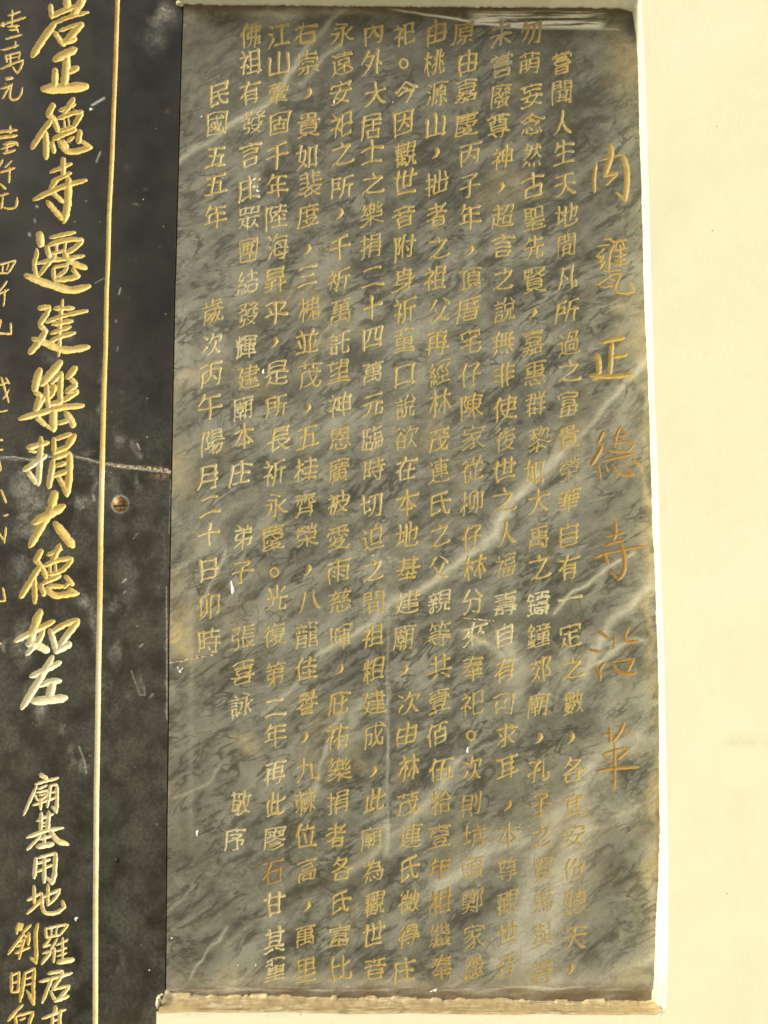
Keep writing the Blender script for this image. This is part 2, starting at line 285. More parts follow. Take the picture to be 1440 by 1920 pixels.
# ------------------------------------------------------------------ writing data
# strokes of each character on a 0..63 grid, x, y, x, y, ...
GLYPHS = {
 "一": [[55, 28, 8, 28]],
 "三": [[12, 10, 51, 10], [9, 48, 54, 48], [46, 28, 16, 28]],
 "世": [[16, 6, 16, 49, 53, 49], [46, 5, 46, 36, 31, 37, 31, 5], [8, 18, 55, 18]],
 "丙": [[30, 29, 33, 30, 44, 39], [43, 52, 50, 52, 52, 50, 52, 21, 11, 21, 11, 52], [54, 8, 9, 8], [17, 42, 21, 40, 26, 36, 30, 28, 31, 8]],
 "並": [[45, 40, 50, 25], [13, 24, 13, 26, 17, 40], [54, 50, 8, 50], [18, 5, 21, 10, 21, 14, 25, 17, 25, 50], [45, 5, 37, 17, 37, 50], [53, 15, 10, 15]],
 "之": [[57, 48, 54, 50, 35, 51, 23, 49, 20, 47, 19, 45], [30, 5, 33, 10, 32, 15], [9, 52, 9, 49, 12, 46, 19, 44, 36, 31, 45, 21, 48, 16, 47, 15, 10, 15]],
 "九": [[10, 19, 42, 19, 43, 51, 45, 52, 55, 51, 56, 45, 55, 42], [25, 5, 25, 23, 21, 37, 17, 44, 12, 49, 9, 52, 5, 51]],
 "二": [[13, 13, 49, 13], [54, 47, 8, 47]],
 "五": [[50, 10, 12, 10], [28, 10, 27, 24, 22, 49], [43, 49, 44, 26, 15, 26], [8, 49, 54, 49]],
 "人": [[31, 20, 33, 21, 37, 32, 41, 39, 48, 47, 54, 51], [31, 4, 31, 19, 24, 36, 17, 46, 10, 51, 8, 51]],
 "今": [[46, 33, 44, 39, 33, 52, 31, 53], [27, 20, 28, 20, 36, 26], [14, 32, 49, 32], [7, 23, 9, 24, 16, 20, 31, 7, 33, 7, 40, 14, 51, 22, 56, 23]],
 "仔": [[7, 28, 7, 25, 9, 23, 13, 20], [55, 29, 23, 29], [19, 4, 13, 19, 14, 52], [26, 8, 49, 8, 50, 10, 48, 13, 40, 19, 39, 21, 39, 51, 37, 52, 30, 52]],
 "份": [[35, 26, 34, 35, 32, 42, 26, 50, 23, 52], [7, 28, 7, 26, 9, 22, 13, 21], [53, 23, 49, 26], [38, 51, 39, 52, 44, 52, 47, 50, 49, 26], [49, 26, 27, 26, 24, 23], [34, 5, 28, 17, 22, 25], [19, 5, 14, 14, 14, 19, 14, 52], [44, 5, 49, 17, 55, 25]],
 "伍": [[14, 20, 10, 22, 7, 26, 7, 28], [54, 9, 24, 9], [25, 26, 50, 26, 48, 50], [30, 50, 37, 9], [55, 50, 22, 50], [14, 52, 14, 18, 19, 5]],
 "位": [[14, 20, 11, 21, 8, 26, 8, 27], [44, 50, 49, 22], [30, 23, 33, 43], [39, 9, 38, 4], [53, 14, 26, 14], [55, 50, 24, 50], [22, 4, 20, 5, 15, 14, 14, 18, 15, 52]],
 "佛": [[6, 29, 6, 26, 9, 21, 13, 20], [43, 5, 43, 53], [20, 52, 22, 52, 28, 47, 32, 39, 32, 5], [21, 4, 19, 5, 13, 18, 14, 52], [23, 12, 53, 13, 53, 24, 24, 24, 22, 30, 22, 33, 23, 35, 54, 35, 54, 44, 54, 47, 50, 48, 48, 47]],
 "佰": [[38, 7, 36, 20], [7, 28, 10, 24, 14, 22], [27, 34, 51, 34], [53, 7, 24, 7], [14, 53, 14, 20, 19, 4, 20, 4], [27, 49, 50, 49, 51, 48, 51, 20, 27, 20, 27, 52]],
 "佳": [[8, 28, 8, 26, 10, 22, 14, 21], [53, 37, 25, 37], [52, 12, 26, 12], [39, 4, 39, 24], [39, 50, 39, 31], [55, 50, 21, 50], [54, 24, 24, 24], [20, 4, 19, 5, 15, 14, 14, 19, 14, 52]],
 "使": [[14, 19, 10, 21, 7, 25, 6, 27], [39, 20, 25, 20, 25, 32, 54, 32, 54, 20, 39, 20], [55, 10, 23, 10], [57, 51, 53, 52, 39, 48, 32, 44, 26, 37], [21, 52, 23, 52, 29, 49, 36, 44, 37, 41, 39, 31, 39, 4], [14, 53, 14, 17, 15, 13, 20, 4]],
 "來": [[53, 31, 46, 26, 44, 25], [22, 29, 17, 25], [54, 12, 9, 12], [31, 52, 31, 4], [45, 18, 44, 24, 39, 31], [9, 33, 17, 24, 19, 18], [6, 49, 9, 49, 13, 47, 21, 40, 27, 34, 32, 33, 35, 33, 45, 44, 53, 49, 56, 49]],
 "元": [[54, 40, 55, 43, 55, 47, 53, 51, 43, 52, 39, 51, 38, 47, 38, 25], [13, 9, 49, 9], [23, 25, 23, 31, 20, 42, 14, 49, 9, 52, 8, 51], [54, 25, 8, 25]],
 "先": [[8, 52, 13, 51, 19, 45, 22, 39, 23, 29], [38, 29, 38, 46, 40, 51, 54, 51, 55, 46, 54, 42], [50, 13, 17, 13], [31, 28, 31, 4], [8, 29, 54, 29], [18, 6, 17, 11, 12, 21]],
 "光": [[31, 26, 31, 4], [44, 18, 49, 7, 51, 6], [5, 51, 9, 52, 12, 50, 19, 44, 22, 37, 23, 26], [38, 26, 39, 51, 43, 53, 54, 52, 56, 44], [18, 20, 19, 17, 14, 7], [54, 26, 8, 26]],
 "內": [[15, 38, 19, 38, 24, 33, 31, 18], [27, 9, 37, 31, 42, 36, 45, 38], [11, 52, 11, 17, 52, 17, 52, 50, 50, 52, 44, 52]],
 "八": [[11, 48, 16, 39, 19, 32, 22, 10], [38, 9, 41, 25, 44, 35, 49, 45, 55, 51, 57, 51]],
 "共": [[9, 52, 11, 52, 22, 42, 25, 41], [55, 52, 53, 52, 40, 42, 37, 42], [42, 5, 42, 34], [21, 5, 21, 34], [53, 16, 10, 16], [8, 34, 55, 34]],
 "其": [[44, 30, 18, 30], [26, 46, 23, 46, 10, 52, 6, 51], [44, 20, 18, 20], [37, 46, 40, 46, 52, 52, 56, 52], [53, 11, 9, 11], [44, 4, 44, 40], [18, 4, 18, 40], [8, 40, 54, 40]],
 "再": [[53, 8, 9, 8], [31, 38, 31, 8], [49, 28, 14, 28], [38, 52, 40, 53, 46, 53, 48, 51, 49, 17, 14, 17, 14, 53], [55, 39, 7, 39]],
 "凡": [[54, 39, 56, 42, 54, 50, 45, 51, 43, 50, 42, 7, 19, 7, 17, 34, 14, 43, 11, 49], [33, 31, 25, 22]],
 "分": [[26, 26, 26, 34, 21, 43, 15, 50, 10, 52, 9, 51], [54, 24, 45, 14, 40, 6, 41, 4], [32, 50, 34, 52, 40, 52, 43, 52, 44, 50, 46, 41, 47, 26, 15, 26, 12, 22], [7, 25, 9, 25, 14, 20, 23, 6, 25, 5]],
 "切": [[24, 51, 29, 48, 35, 37, 37, 27, 38, 9], [42, 51, 49, 52, 52, 48, 54, 33, 54, 9, 29, 9], [6, 23, 7, 21, 25, 17], [27, 35, 26, 37, 19, 40, 15, 41, 14, 40, 14, 6]],
 "則": [[53, 5, 53, 49, 51, 52, 44, 53], [39, 11, 39, 38], [28, 17, 10, 17], [10, 28, 28, 28], [9, 51, 13, 44], [25, 44, 29, 50, 29, 53], [28, 28, 28, 38, 10, 38, 10, 6, 28, 6, 28, 28]],
 "勿": [[41, 13, 39, 24, 36, 35, 31, 44, 25, 51], [28, 13, 26, 21, 21, 32, 17, 39, 11, 45], [18, 13, 53, 13, 53, 33, 50, 49, 48, 52, 40, 52], [22, 3, 20, 4, 18, 11, 8, 27]],
 "十": [[32, 52, 32, 4], [55, 26, 8, 26]],
 "千": [[8, 27, 55, 27], [31, 9, 31, 52], [51, 6, 46, 5, 30, 9, 12, 11]],
 "午": [[54, 30, 8, 30], [50, 12, 17, 12], [31, 12, 31, 52], [8, 22, 9, 22, 12, 18, 17, 10, 19, 4]],
 "卯": [[25, 36, 11, 38], [37, 52, 37, 10, 53, 10, 53, 40, 51, 42, 47, 42], [11, 52, 19, 48, 25, 40, 26, 31, 26, 15], [30, 6, 26, 5, 12, 10, 12, 37, 10, 41]],
 "厝": [[23, 42, 49, 42], [54, 7, 13, 7, 12, 31, 10, 43, 8, 51, 8, 53], [52, 16, 20, 16], [18, 26, 54, 26], [43, 12, 43, 26], [28, 26, 28, 12], [49, 51, 25, 51, 23, 49, 23, 34, 48, 33, 49, 51]],
 "原": [[44, 41, 54, 50, 55, 50], [29, 53, 33, 53, 35, 51, 36, 35], [22, 26, 50, 26], [26, 41, 25, 41, 17, 50], [33, 16, 34, 12, 37, 11], [5, 51, 8, 50, 11, 39, 12, 27, 12, 7, 54, 7], [33, 16, 22, 17, 22, 34, 50, 34, 50, 17, 33, 16]],
 "口": [[50, 46, 12, 46], [50, 51, 50, 10, 12, 10, 12, 51]],
 "古": [[55, 14, 8, 14], [31, 4, 31, 31], [14, 50, 47, 50, 49, 49, 49, 31, 14, 31, 14, 50]],
 "可": [[36, 51, 37, 52, 43, 52, 47, 51, 48, 8], [54, 8, 8, 8], [14, 38, 33, 38, 33, 21, 14, 21, 14, 43]],
 "右": [[54, 15, 9, 15], [28, 4, 26, 13, 24, 16, 19, 28, 20, 32, 20, 48, 21, 49, 49, 49, 50, 48, 50, 30, 20, 30, 16, 32, 8, 40]],
 "各": [[19, 13, 27, 20, 36, 26, 51, 32, 54, 33, 57, 32], [23, 9, 44, 10, 45, 11, 44, 14, 34, 22, 22, 29, 8, 33], [25, 4, 23, 8, 18, 14, 10, 19], [46, 50, 46, 36, 16, 37, 16, 49, 18, 50, 46, 50]],
 "善": [[48, 28, 45, 28], [44, 3, 43, 4, 41, 9], [21, 10, 21, 6, 18, 3], [31, 10, 31, 34], [49, 17, 14, 17], [9, 25, 54, 25], [55, 34, 8, 34], [11, 10, 52, 10], [44, 25, 44, 34], [19, 34, 17, 29, 18, 25], [48, 51, 47, 41, 15, 41, 15, 50, 17, 51, 48, 51]],
 "喜": [[21, 28, 22, 36], [42, 29, 41, 36], [54, 8, 9, 8], [31, 4, 31, 14], [50, 15, 13, 15], [7, 36, 55, 36], [42, 29, 17, 28, 16, 21, 46, 21, 47, 28, 42, 29], [48, 51, 47, 42, 15, 43, 15, 50, 16, 51, 48, 51]],
 "嘉": [[41, 28, 40, 35], [22, 29, 23, 36], [19, 52, 20, 53, 26, 53, 27, 52, 28, 48, 28, 43, 9, 43], [22, 29, 21, 28, 14, 28, 15, 20, 49, 21, 48, 28, 23, 28, 22, 29], [54, 8, 8, 8], [31, 4, 31, 14], [54, 36, 8, 36], [51, 14, 12, 14], [18, 39, 16, 46, 14, 49, 8, 53, 6, 52], [36, 51, 36, 42, 52, 42, 52, 50, 50, 51, 36, 51]],
 "嘗": [[31, 10, 31, 4], [15, 45, 48, 45], [13, 27, 45, 26, 50, 26], [15, 4, 18, 6, 19, 9], [18, 17, 19, 16, 44, 16, 45, 17, 45, 21, 44, 22, 19, 22, 18, 17], [53, 16, 53, 10, 46, 10, 43, 8, 42, 8], [13, 25, 14, 31, 17, 33, 48, 33, 51, 32, 53, 30], [49, 3, 47, 4, 43, 10, 10, 10, 9, 16], [48, 52, 17, 52, 15, 50, 15, 39, 47, 39, 48, 52]],
 "四": [[10, 46, 52, 46], [47, 33, 39, 33, 37, 32, 37, 9], [25, 9, 23, 27, 21, 32, 16, 37, 16, 39], [52, 50, 52, 9, 10, 9, 10, 50]],
 "因": [[30, 29, 34, 31, 45, 43], [17, 22, 45, 22], [18, 43, 22, 41, 28, 33, 30, 28, 32, 13], [9, 50, 9, 6, 53, 6, 53, 49, 52, 50, 9, 50]],
 "固": [[31, 29, 21, 30, 21, 41, 41, 41, 42, 30, 31, 29], [17, 20, 45, 20], [31, 13, 31, 29], [10, 50, 10, 7, 53, 7, 53, 49, 51, 50, 10, 50]],
 "國": [[53, 50, 9, 50], [37, 34, 40, 33, 43, 24], [30, 43, 35, 39, 37, 38], [31, 37, 16, 41], [40, 11, 44, 13], [28, 29, 27, 24, 18, 25, 18, 33, 28, 33, 28, 29], [9, 53, 9, 7, 53, 7, 53, 53], [16, 18, 46, 18], [46, 37, 47, 39, 46, 43, 45, 44, 42, 43, 38, 39, 35, 26, 33, 12]],
 "團": [[33, 46, 37, 46, 38, 45, 38, 37], [46, 13, 16, 13], [44, 22, 43, 18, 19, 18, 19, 22], [15, 37, 47, 37], [44, 22, 19, 22], [31, 13, 31, 32], [45, 34, 43, 32, 40, 27, 20, 27, 19, 22], [44, 22, 44, 26, 42, 27, 40, 32, 16, 32], [53, 50, 53, 7, 10, 6, 10, 49, 11, 50, 53, 50]],
 "在": [[15, 30, 11, 31, 8, 34], [8, 13, 54, 13], [26, 31, 52, 31], [54, 51, 24, 51], [39, 51, 39, 20], [16, 52, 16, 26, 20, 19, 22, 14, 25, 11, 26, 5, 28, 4]],
 "地": [[14, 5, 14, 38], [21, 18, 7, 18], [48, 37, 51, 37, 53, 35, 53, 15, 43, 18, 39, 21, 31, 23, 28, 26, 24, 26], [41, 4, 41, 40], [56, 44, 54, 49, 51, 51, 33, 51, 30, 50, 29, 9], [22, 35, 22, 36, 8, 43]],
 "坑": [[24, 51, 28, 47, 31, 41, 32, 24, 47, 24, 48, 52, 53, 52, 55, 51, 56, 44, 54, 42], [55, 14, 26, 14], [40, 9, 38, 3], [14, 5, 14, 40], [8, 18, 21, 18], [7, 43, 21, 38, 23, 36]],
 "基": [[19, 24, 44, 24], [19, 16, 44, 16], [19, 42, 43, 42], [10, 9, 53, 9], [31, 37, 31, 51], [7, 31, 55, 31], [12, 51, 51, 51], [56, 43, 50, 40, 44, 34, 44, 4], [6, 43, 8, 43, 11, 42, 19, 35, 19, 4]],
 "士": [[55, 22, 8, 22], [31, 4, 31, 49], [52, 49, 11, 49]],
 "壹": [[16, 28, 46, 28], [9, 27, 9, 21, 53, 21, 53, 27], [40, 42, 41, 46, 40, 51], [40, 42, 46, 42, 46, 34, 16, 34, 16, 42, 40, 42], [55, 8, 8, 8], [31, 4, 31, 14], [50, 15, 12, 15], [8, 51, 55, 51], [22, 42, 23, 51]],
 "壽": [[53, 24, 54, 19, 8, 19], [11, 50, 12, 41, 25, 42, 25, 50, 11, 50], [31, 29, 31, 25], [48, 35, 48, 52, 47, 53, 43, 53], [54, 42, 31, 42], [54, 7, 9, 7], [56, 35, 7, 35], [31, 4, 31, 12], [13, 13, 50, 13], [46, 24, 16, 24], [11, 30, 51, 30]],
 "外": [[40, 22, 45, 23, 54, 32], [23, 33, 15, 27], [40, 4, 40, 52], [5, 51, 10, 51, 18, 43, 23, 36, 28, 23, 29, 13, 16, 13], [19, 3, 17, 5, 16, 12, 8, 27]],
 "大": [[31, 22, 33, 25, 38, 37, 42, 42, 50, 49, 53, 51, 55, 51], [7, 51, 10, 51, 15, 48, 22, 41, 26, 36, 29, 25, 31, 24, 31, 4], [54, 20, 33, 20, 32, 21, 29, 20, 9, 20]],
 "天": [[31, 28, 38, 39, 43, 45, 52, 51, 54, 52, 57, 51], [52, 9, 11, 9], [54, 26, 9, 26], [7, 51, 10, 51, 19, 46, 23, 42, 27, 36, 29, 30, 31, 29, 31, 9]],
 "奉": [[42, 24, 43, 28, 47, 33, 54, 37], [49, 16, 13, 16], [21, 35, 42, 35], [11, 9, 51, 9], [50, 43, 13, 43], [31, 30, 31, 52], [54, 24, 9, 24], [6, 37, 9, 37, 15, 33, 25, 22, 26, 18, 29, 14, 31, 4, 33, 3]],
 "如": [[35, 47, 53, 47], [53, 50, 53, 10, 36, 10, 35, 51], [18, 4, 17, 4, 15, 14, 14, 18, 11, 32, 27, 46, 27, 49], [9, 52, 15, 48, 22, 39, 26, 27, 27, 16, 8, 16]],
 "妄": [[22, 33, 19, 41], [31, 4, 32, 10], [43, 32, 43, 36, 36, 46], [31, 46, 29, 49, 17, 52, 9, 53, 7, 51], [27, 22, 28, 27, 26, 32], [51, 22, 16, 22, 16, 10], [9, 10, 54, 10], [55, 32, 7, 32], [14, 42, 18, 41, 32, 46, 35, 46, 51, 52, 54, 51]],
 "子": [[55, 30, 8, 30], [14, 8, 45, 8, 46, 10, 44, 13, 32, 20, 31, 51, 28, 52, 21, 52]],
 "孔": [[39, 5, 40, 50, 42, 52, 54, 52, 56, 48, 56, 44, 54, 40], [13, 53, 18, 52, 19, 51, 20, 19, 27, 12, 28, 8, 8, 8], [7, 35, 7, 34, 30, 28, 32, 26]],
 "宅": [[30, 4, 32, 10], [29, 22, 29, 47, 30, 51, 51, 51, 53, 49, 54, 44], [8, 37, 8, 37, 54, 32], [53, 17, 53, 10, 9, 10, 9, 18], [45, 18, 42, 18, 27, 22, 14, 24]],
 "安": [[18, 36, 15, 37], [30, 4, 32, 10], [18, 36, 41, 46, 51, 51, 52, 51], [52, 18, 52, 11, 10, 11, 10, 18], [54, 26, 9, 26], [18, 36, 22, 28, 26, 25, 28, 18], [43, 27, 42, 31, 35, 42, 20, 49, 12, 52, 8, 51]],
 "定": [[32, 10, 30, 4, 28, 3], [31, 35, 48, 35], [46, 22, 17, 22], [31, 50, 31, 22], [57, 50, 54, 52, 32, 51, 23, 47, 19, 41, 16, 40], [53, 19, 53, 10, 9, 10, 9, 19], [9, 51, 16, 38, 17, 31, 18, 30]],
 "宜": [[31, 4, 32, 9], [19, 30, 43, 30], [19, 40, 43, 40], [43, 51, 43, 20, 19, 21, 19, 51], [8, 51, 55, 51], [9, 19, 10, 11, 53, 11, 53, 19]],
 "家": [[54, 49, 55, 51], [30, 19, 28, 24], [30, 4, 31, 9], [31, 30, 20, 36, 10, 39], [34, 38, 18, 47, 9, 49, 8, 49], [9, 29, 12, 29, 28, 24], [53, 17, 53, 9, 10, 9, 9, 17], [46, 18, 17, 18], [26, 53, 32, 51, 35, 48, 35, 43, 33, 32, 28, 24], [34, 34, 39, 32, 48, 26], [58, 49, 53, 49, 50, 47, 44, 40, 41, 32]],
 "富": [[28, 3, 31, 4, 32, 8], [46, 15, 17, 15], [17, 22, 17, 29, 45, 28, 45, 22, 17, 22], [31, 51, 31, 36], [50, 43, 13, 43], [9, 15, 9, 9, 53, 9, 53, 15], [13, 51, 49, 51, 50, 50, 50, 36, 14, 36, 13, 51]],
 "尊": [[18, 3, 22, 7, 22, 10], [45, 3, 42, 5, 41, 10], [49, 28, 13, 28], [42, 34, 42, 51, 40, 53, 34, 53], [7, 41, 55, 41], [8, 10, 54, 10], [13, 28, 14, 34, 49, 34, 49, 33, 49, 17, 13, 17, 13, 28], [36, 10, 37, 22, 49, 23], [26, 10, 25, 21, 22, 24, 18, 24], [18, 41, 20, 45, 25, 50]],
 "居": [[36, 17, 36, 38], [54, 27, 13, 27], [8, 52, 11, 44, 12, 36, 14, 7, 51, 7, 51, 17, 13, 17], [22, 51, 49, 51, 50, 49, 50, 38, 22, 38, 22, 51]],
 "山": [[31, 5, 31, 48], [11, 16, 11, 48, 51, 48], [51, 52, 51, 16]],
 "崇": [[18, 29, 45, 29], [43, 43, 45, 44, 54, 51], [23, 53, 28, 53, 31, 51, 31, 37], [20, 42, 18, 43, 10, 50, 7, 50], [9, 37, 53, 37], [51, 6, 51, 12, 12, 12, 12, 6], [31, 4, 31, 14, 30, 16, 31, 20], [9, 26, 9, 21, 53, 21, 53, 26]],
 "平": [[15, 15, 19, 25], [42, 26, 47, 15, 49, 14], [55, 32, 8, 32], [31, 52, 31, 8], [11, 8, 51, 8]],
 "年": [[51, 24, 17, 24, 17, 39], [18, 11, 52, 11], [34, 52, 34, 11], [55, 39, 8, 39], [7, 22, 9, 21, 12, 18, 18, 9, 20, 4, 21, 4]],
 "庄": [[30, 3, 33, 4, 34, 7, 34, 12], [20, 30, 52, 30], [36, 18, 36, 51], [55, 51, 17, 51], [9, 55, 8, 51, 10, 45, 12, 33, 12, 12, 54, 12]],
 "庇": [[40, 33, 43, 32, 54, 25], [34, 10, 32, 4], [33, 29, 21, 29], [40, 18, 40, 51, 42, 52, 53, 51, 55, 49, 55, 44], [7, 51, 9, 45, 11, 35, 12, 10, 55, 10], [34, 46, 34, 47, 26, 50, 23, 50, 21, 49, 21, 19]],
 "序": [[37, 28, 27, 25, 26, 25], [33, 4, 34, 10], [55, 10, 12, 10, 11, 40, 7, 52], [47, 42, 52, 36, 51, 33, 18, 33], [21, 18, 45, 18, 46, 20, 44, 22, 37, 27, 38, 31, 36, 34, 36, 51, 33, 53, 26, 53]],
 "度": [[48, 37, 47, 40, 38, 48], [33, 4, 34, 9], [33, 48, 31, 49, 17, 52], [18, 20, 54, 20], [45, 16, 45, 29, 27, 30, 27, 15], [6, 52, 8, 52, 9, 48, 11, 39, 12, 10, 54, 10], [51, 37, 18, 37], [25, 37, 25, 40, 34, 48, 37, 48, 39, 49, 51, 52, 57, 51]],
 "廖": [[21, 45, 26, 46, 37, 43, 42, 40, 44, 40], [18, 19, 20, 19, 24, 21], [32, 3, 33, 8], [39, 19, 45, 21], [20, 40, 25, 40, 38, 35], [18, 52, 23, 53, 31, 51, 42, 48, 50, 44], [18, 14, 31, 14, 31, 23], [31, 23, 27, 24, 18, 27], [52, 27, 52, 14, 38, 14], [15, 36, 17, 36, 26, 33, 36, 27, 40, 26, 52, 23], [55, 8, 11, 8, 10, 38, 7, 52], [56, 36, 52, 36, 40, 31, 33, 27, 31, 23]],
 "廟": [[18, 31, 33, 31], [53, 26, 40, 26], [40, 37, 53, 37], [32, 4, 32, 9], [25, 38, 25, 53], [55, 9, 11, 9, 10, 38, 7, 50, 8, 54], [37, 48, 34, 45, 15, 45], [34, 18, 17, 18], [25, 25, 25, 14], [33, 31, 32, 37, 18, 37, 18, 25, 32, 25, 33, 31], [47, 53, 52, 53, 53, 51, 53, 16, 40, 17, 40, 40, 36, 52]],
 "廢": [[32, 4, 32, 8], [33, 36, 34, 36, 36, 33, 37, 26, 46, 26], [43, 18, 48, 14, 50, 14], [55, 8, 11, 8, 10, 37, 7, 51, 8, 54], [39, 14, 45, 22, 54, 27, 57, 27], [19, 14, 30, 14, 29, 18, 22, 26, 16, 28, 11, 28], [18, 41, 20, 34, 29, 34, 29, 27, 25, 26, 22, 22, 17, 20], [19, 52, 20, 53, 26, 53, 27, 51, 29, 42, 18, 41, 16, 42], [52, 35, 47, 35, 46, 28, 49, 22, 53, 19, 55, 19], [51, 52, 36, 43, 36, 41, 37, 40, 49, 40, 49, 43, 46, 47, 42, 49, 33, 53, 31, 52]],
 "廣": [[15, 52, 17, 53, 27, 48, 31, 48], [33, 4, 33, 8], [54, 53, 43, 48, 40, 49], [51, 37, 21, 37], [19, 17, 53, 17], [36, 25, 36, 43], [43, 14, 43, 24], [28, 14, 28, 24], [36, 43, 50, 44, 51, 31, 21, 31, 22, 44, 36, 43], [55, 9, 12, 9, 11, 39, 8, 51], [17, 24, 55, 24]],
 "建": [[27, 9, 51, 9, 51, 24, 26, 24], [52, 32, 26, 32], [54, 40, 24, 40], [38, 4, 38, 45], [55, 16, 23, 16], [12, 24, 19, 24, 19, 28, 14, 45, 8, 52], [9, 33, 12, 39, 16, 45, 23, 49, 30, 51, 40, 51, 54, 51, 57, 50], [9, 7, 18, 7, 18, 9, 12, 22, 9, 25, 8, 27]],
 "弟": [[16, 3, 19, 4, 21, 8, 21, 13], [41, 12, 44, 4], [8, 50, 11, 50, 18, 47, 28, 39, 30, 36], [31, 52, 31, 13], [11, 13, 50, 13, 50, 24, 14, 24, 13, 32, 14, 35, 53, 35, 52, 44, 50, 49, 43, 49]],
 "張": [[8, 7, 20, 7, 20, 19, 9, 19, 9, 28, 9, 32, 20, 32, 19, 48, 18, 51, 16, 52, 11, 53, 9, 51], [46, 42, 53, 37], [52, 22, 31, 22], [52, 14, 31, 14], [40, 47, 39, 49, 29, 51, 29, 32, 31, 29, 31, 7, 54, 6], [55, 30, 26, 30], [57, 50, 54, 51, 46, 44, 40, 36, 38, 31]],
 "後": [[37, 16, 36, 18, 30, 22, 29, 25], [8, 14, 17, 5], [9, 29, 14, 26], [30, 36, 37, 44, 42, 47, 49, 50, 55, 52], [23, 52, 32, 49, 41, 44, 48, 37, 48, 33, 33, 33], [23, 27, 27, 25, 50, 24], [15, 53, 14, 24, 19, 16, 21, 15], [48, 19, 54, 28], [23, 40, 32, 33, 34, 29, 35, 26], [35, 6, 28, 13, 29, 16, 38, 16, 42, 15, 48, 10, 51, 10]],
 "得": [[8, 14, 13, 10, 18, 4], [7, 32, 7, 31, 11, 27, 14, 26], [30, 43, 33, 47], [28, 13, 51, 13], [55, 37, 23, 37], [40, 53, 44, 53, 46, 51, 46, 29], [51, 13, 51, 5, 29, 5, 28, 6, 28, 20, 51, 21, 51, 13], [25, 28, 54, 28], [15, 52, 15, 24, 19, 17]],
 "從": [[55, 22, 49, 15, 46, 14], [53, 36, 40, 36], [17, 5, 7, 14], [37, 18, 33, 14, 30, 13], [8, 29, 11, 26, 14, 25], [57, 51, 55, 52, 41, 52, 34, 49, 30, 43, 28, 42], [48, 4, 46, 13, 39, 22, 40, 50], [33, 4, 32, 4, 31, 12, 24, 23], [15, 53, 14, 24, 19, 16, 21, 15], [29, 31, 28, 40, 25, 48, 21, 52]],
 "復": [[55, 9, 30, 9], [58, 51, 54, 52, 43, 49, 42, 47], [29, 17, 26, 14], [17, 5, 7, 14], [51, 24, 29, 24], [8, 29, 11, 26, 14, 25], [32, 39, 38, 47], [35, 31, 33, 37], [29, 17, 29, 30, 51, 30, 51, 17, 29, 17], [32, 4, 26, 14], [15, 53, 14, 24, 19, 16, 24, 17, 26, 14], [21, 43, 25, 43, 32, 37, 49, 38, 48, 41, 41, 47, 28, 52, 24, 53, 22, 52]],
 "徵": [[11, 10, 14, 5, 17, 3], [12, 26, 9, 26, 7, 30], [42, 50, 46, 44, 48, 43], [29, 4, 29, 18], [35, 39, 22, 39], [29, 32, 29, 46], [36, 9, 36, 18, 21, 18, 21, 9], [37, 47, 20, 47], [21, 31, 37, 31], [42, 21, 36, 25, 21, 25], [18, 15, 16, 16, 13, 24, 13, 53], [46, 4, 42, 20, 46, 36, 48, 39, 48, 42, 55, 51], [44, 14, 52, 14, 53, 16, 51, 32, 49, 37, 48, 37]],
 "念": [[15, 24, 44, 24, 43, 28, 37, 34, 36, 34], [34, 40, 26, 32], [57, 18, 54, 19, 50, 17, 42, 13, 30, 5, 23, 11, 15, 16, 9, 19, 6, 18], [28, 15, 29, 14, 34, 18], [45, 46, 44, 50, 42, 51, 23, 51, 20, 49, 20, 38], [7, 49, 9, 47, 12, 38], [49, 37, 54, 46, 54, 50]],
 "恩": [[30, 16, 31, 19, 41, 25], [13, 39, 9, 49], [48, 38, 54, 48], [29, 36, 30, 36, 36, 43], [44, 46, 43, 50, 41, 51, 24, 51, 22, 49, 21, 39], [32, 31, 49, 31, 49, 6, 14, 7, 14, 31, 32, 31], [20, 26, 22, 26, 27, 22, 31, 14, 31, 10], [21, 15, 42, 15]],
 "惠": [[44, 48, 42, 52, 23, 52, 20, 51, 20, 43], [47, 42, 50, 43, 53, 50], [9, 50, 12, 43], [43, 29, 46, 34], [36, 44, 30, 40, 27, 40], [9, 7, 54, 7], [49, 21, 13, 21], [31, 4, 31, 35], [43, 29, 44, 27, 49, 27, 49, 26, 49, 14, 13, 14, 14, 27, 41, 27, 43, 29], [53, 37, 48, 34, 9, 35]],
 "愛": [[34, 47, 42, 41, 42, 38], [17, 7, 17, 10, 19, 14, 19, 17], [23, 24, 24, 29, 26, 31], [43, 17, 44, 14, 47, 9], [51, 30, 45, 24, 43, 24], [26, 31, 38, 31, 40, 28], [12, 31, 17, 25], [29, 47, 28, 49, 16, 52, 9, 53, 7, 51], [44, 38, 24, 37], [12, 7, 28, 6, 48, 4, 51, 5], [9, 23, 9, 17, 53, 17, 53, 23], [20, 39, 21, 41, 30, 47, 33, 47, 39, 50, 50, 52, 53, 53, 56, 51], [26, 31, 22, 37, 10, 44, 8, 44], [34, 23, 30, 21, 31, 12, 29, 6]],
 "慈": [[43, 46, 42, 50, 40, 52, 23, 52, 21, 49, 21, 41], [36, 44, 30, 39], [22, 10, 21, 7, 20, 4], [9, 49, 12, 41, 13, 41], [18, 11, 18, 14, 13, 20, 12, 22], [54, 48, 49, 40], [55, 11, 8, 11], [54, 35, 50, 28, 48, 27], [27, 32, 9, 34], [51, 32, 34, 34], [50, 18, 38, 30, 37, 33], [29, 34, 26, 28], [12, 33, 13, 31, 26, 18], [9, 24, 18, 22, 20, 23], [43, 23, 36, 23, 35, 21, 41, 14, 41, 7, 43, 4, 44, 4]],
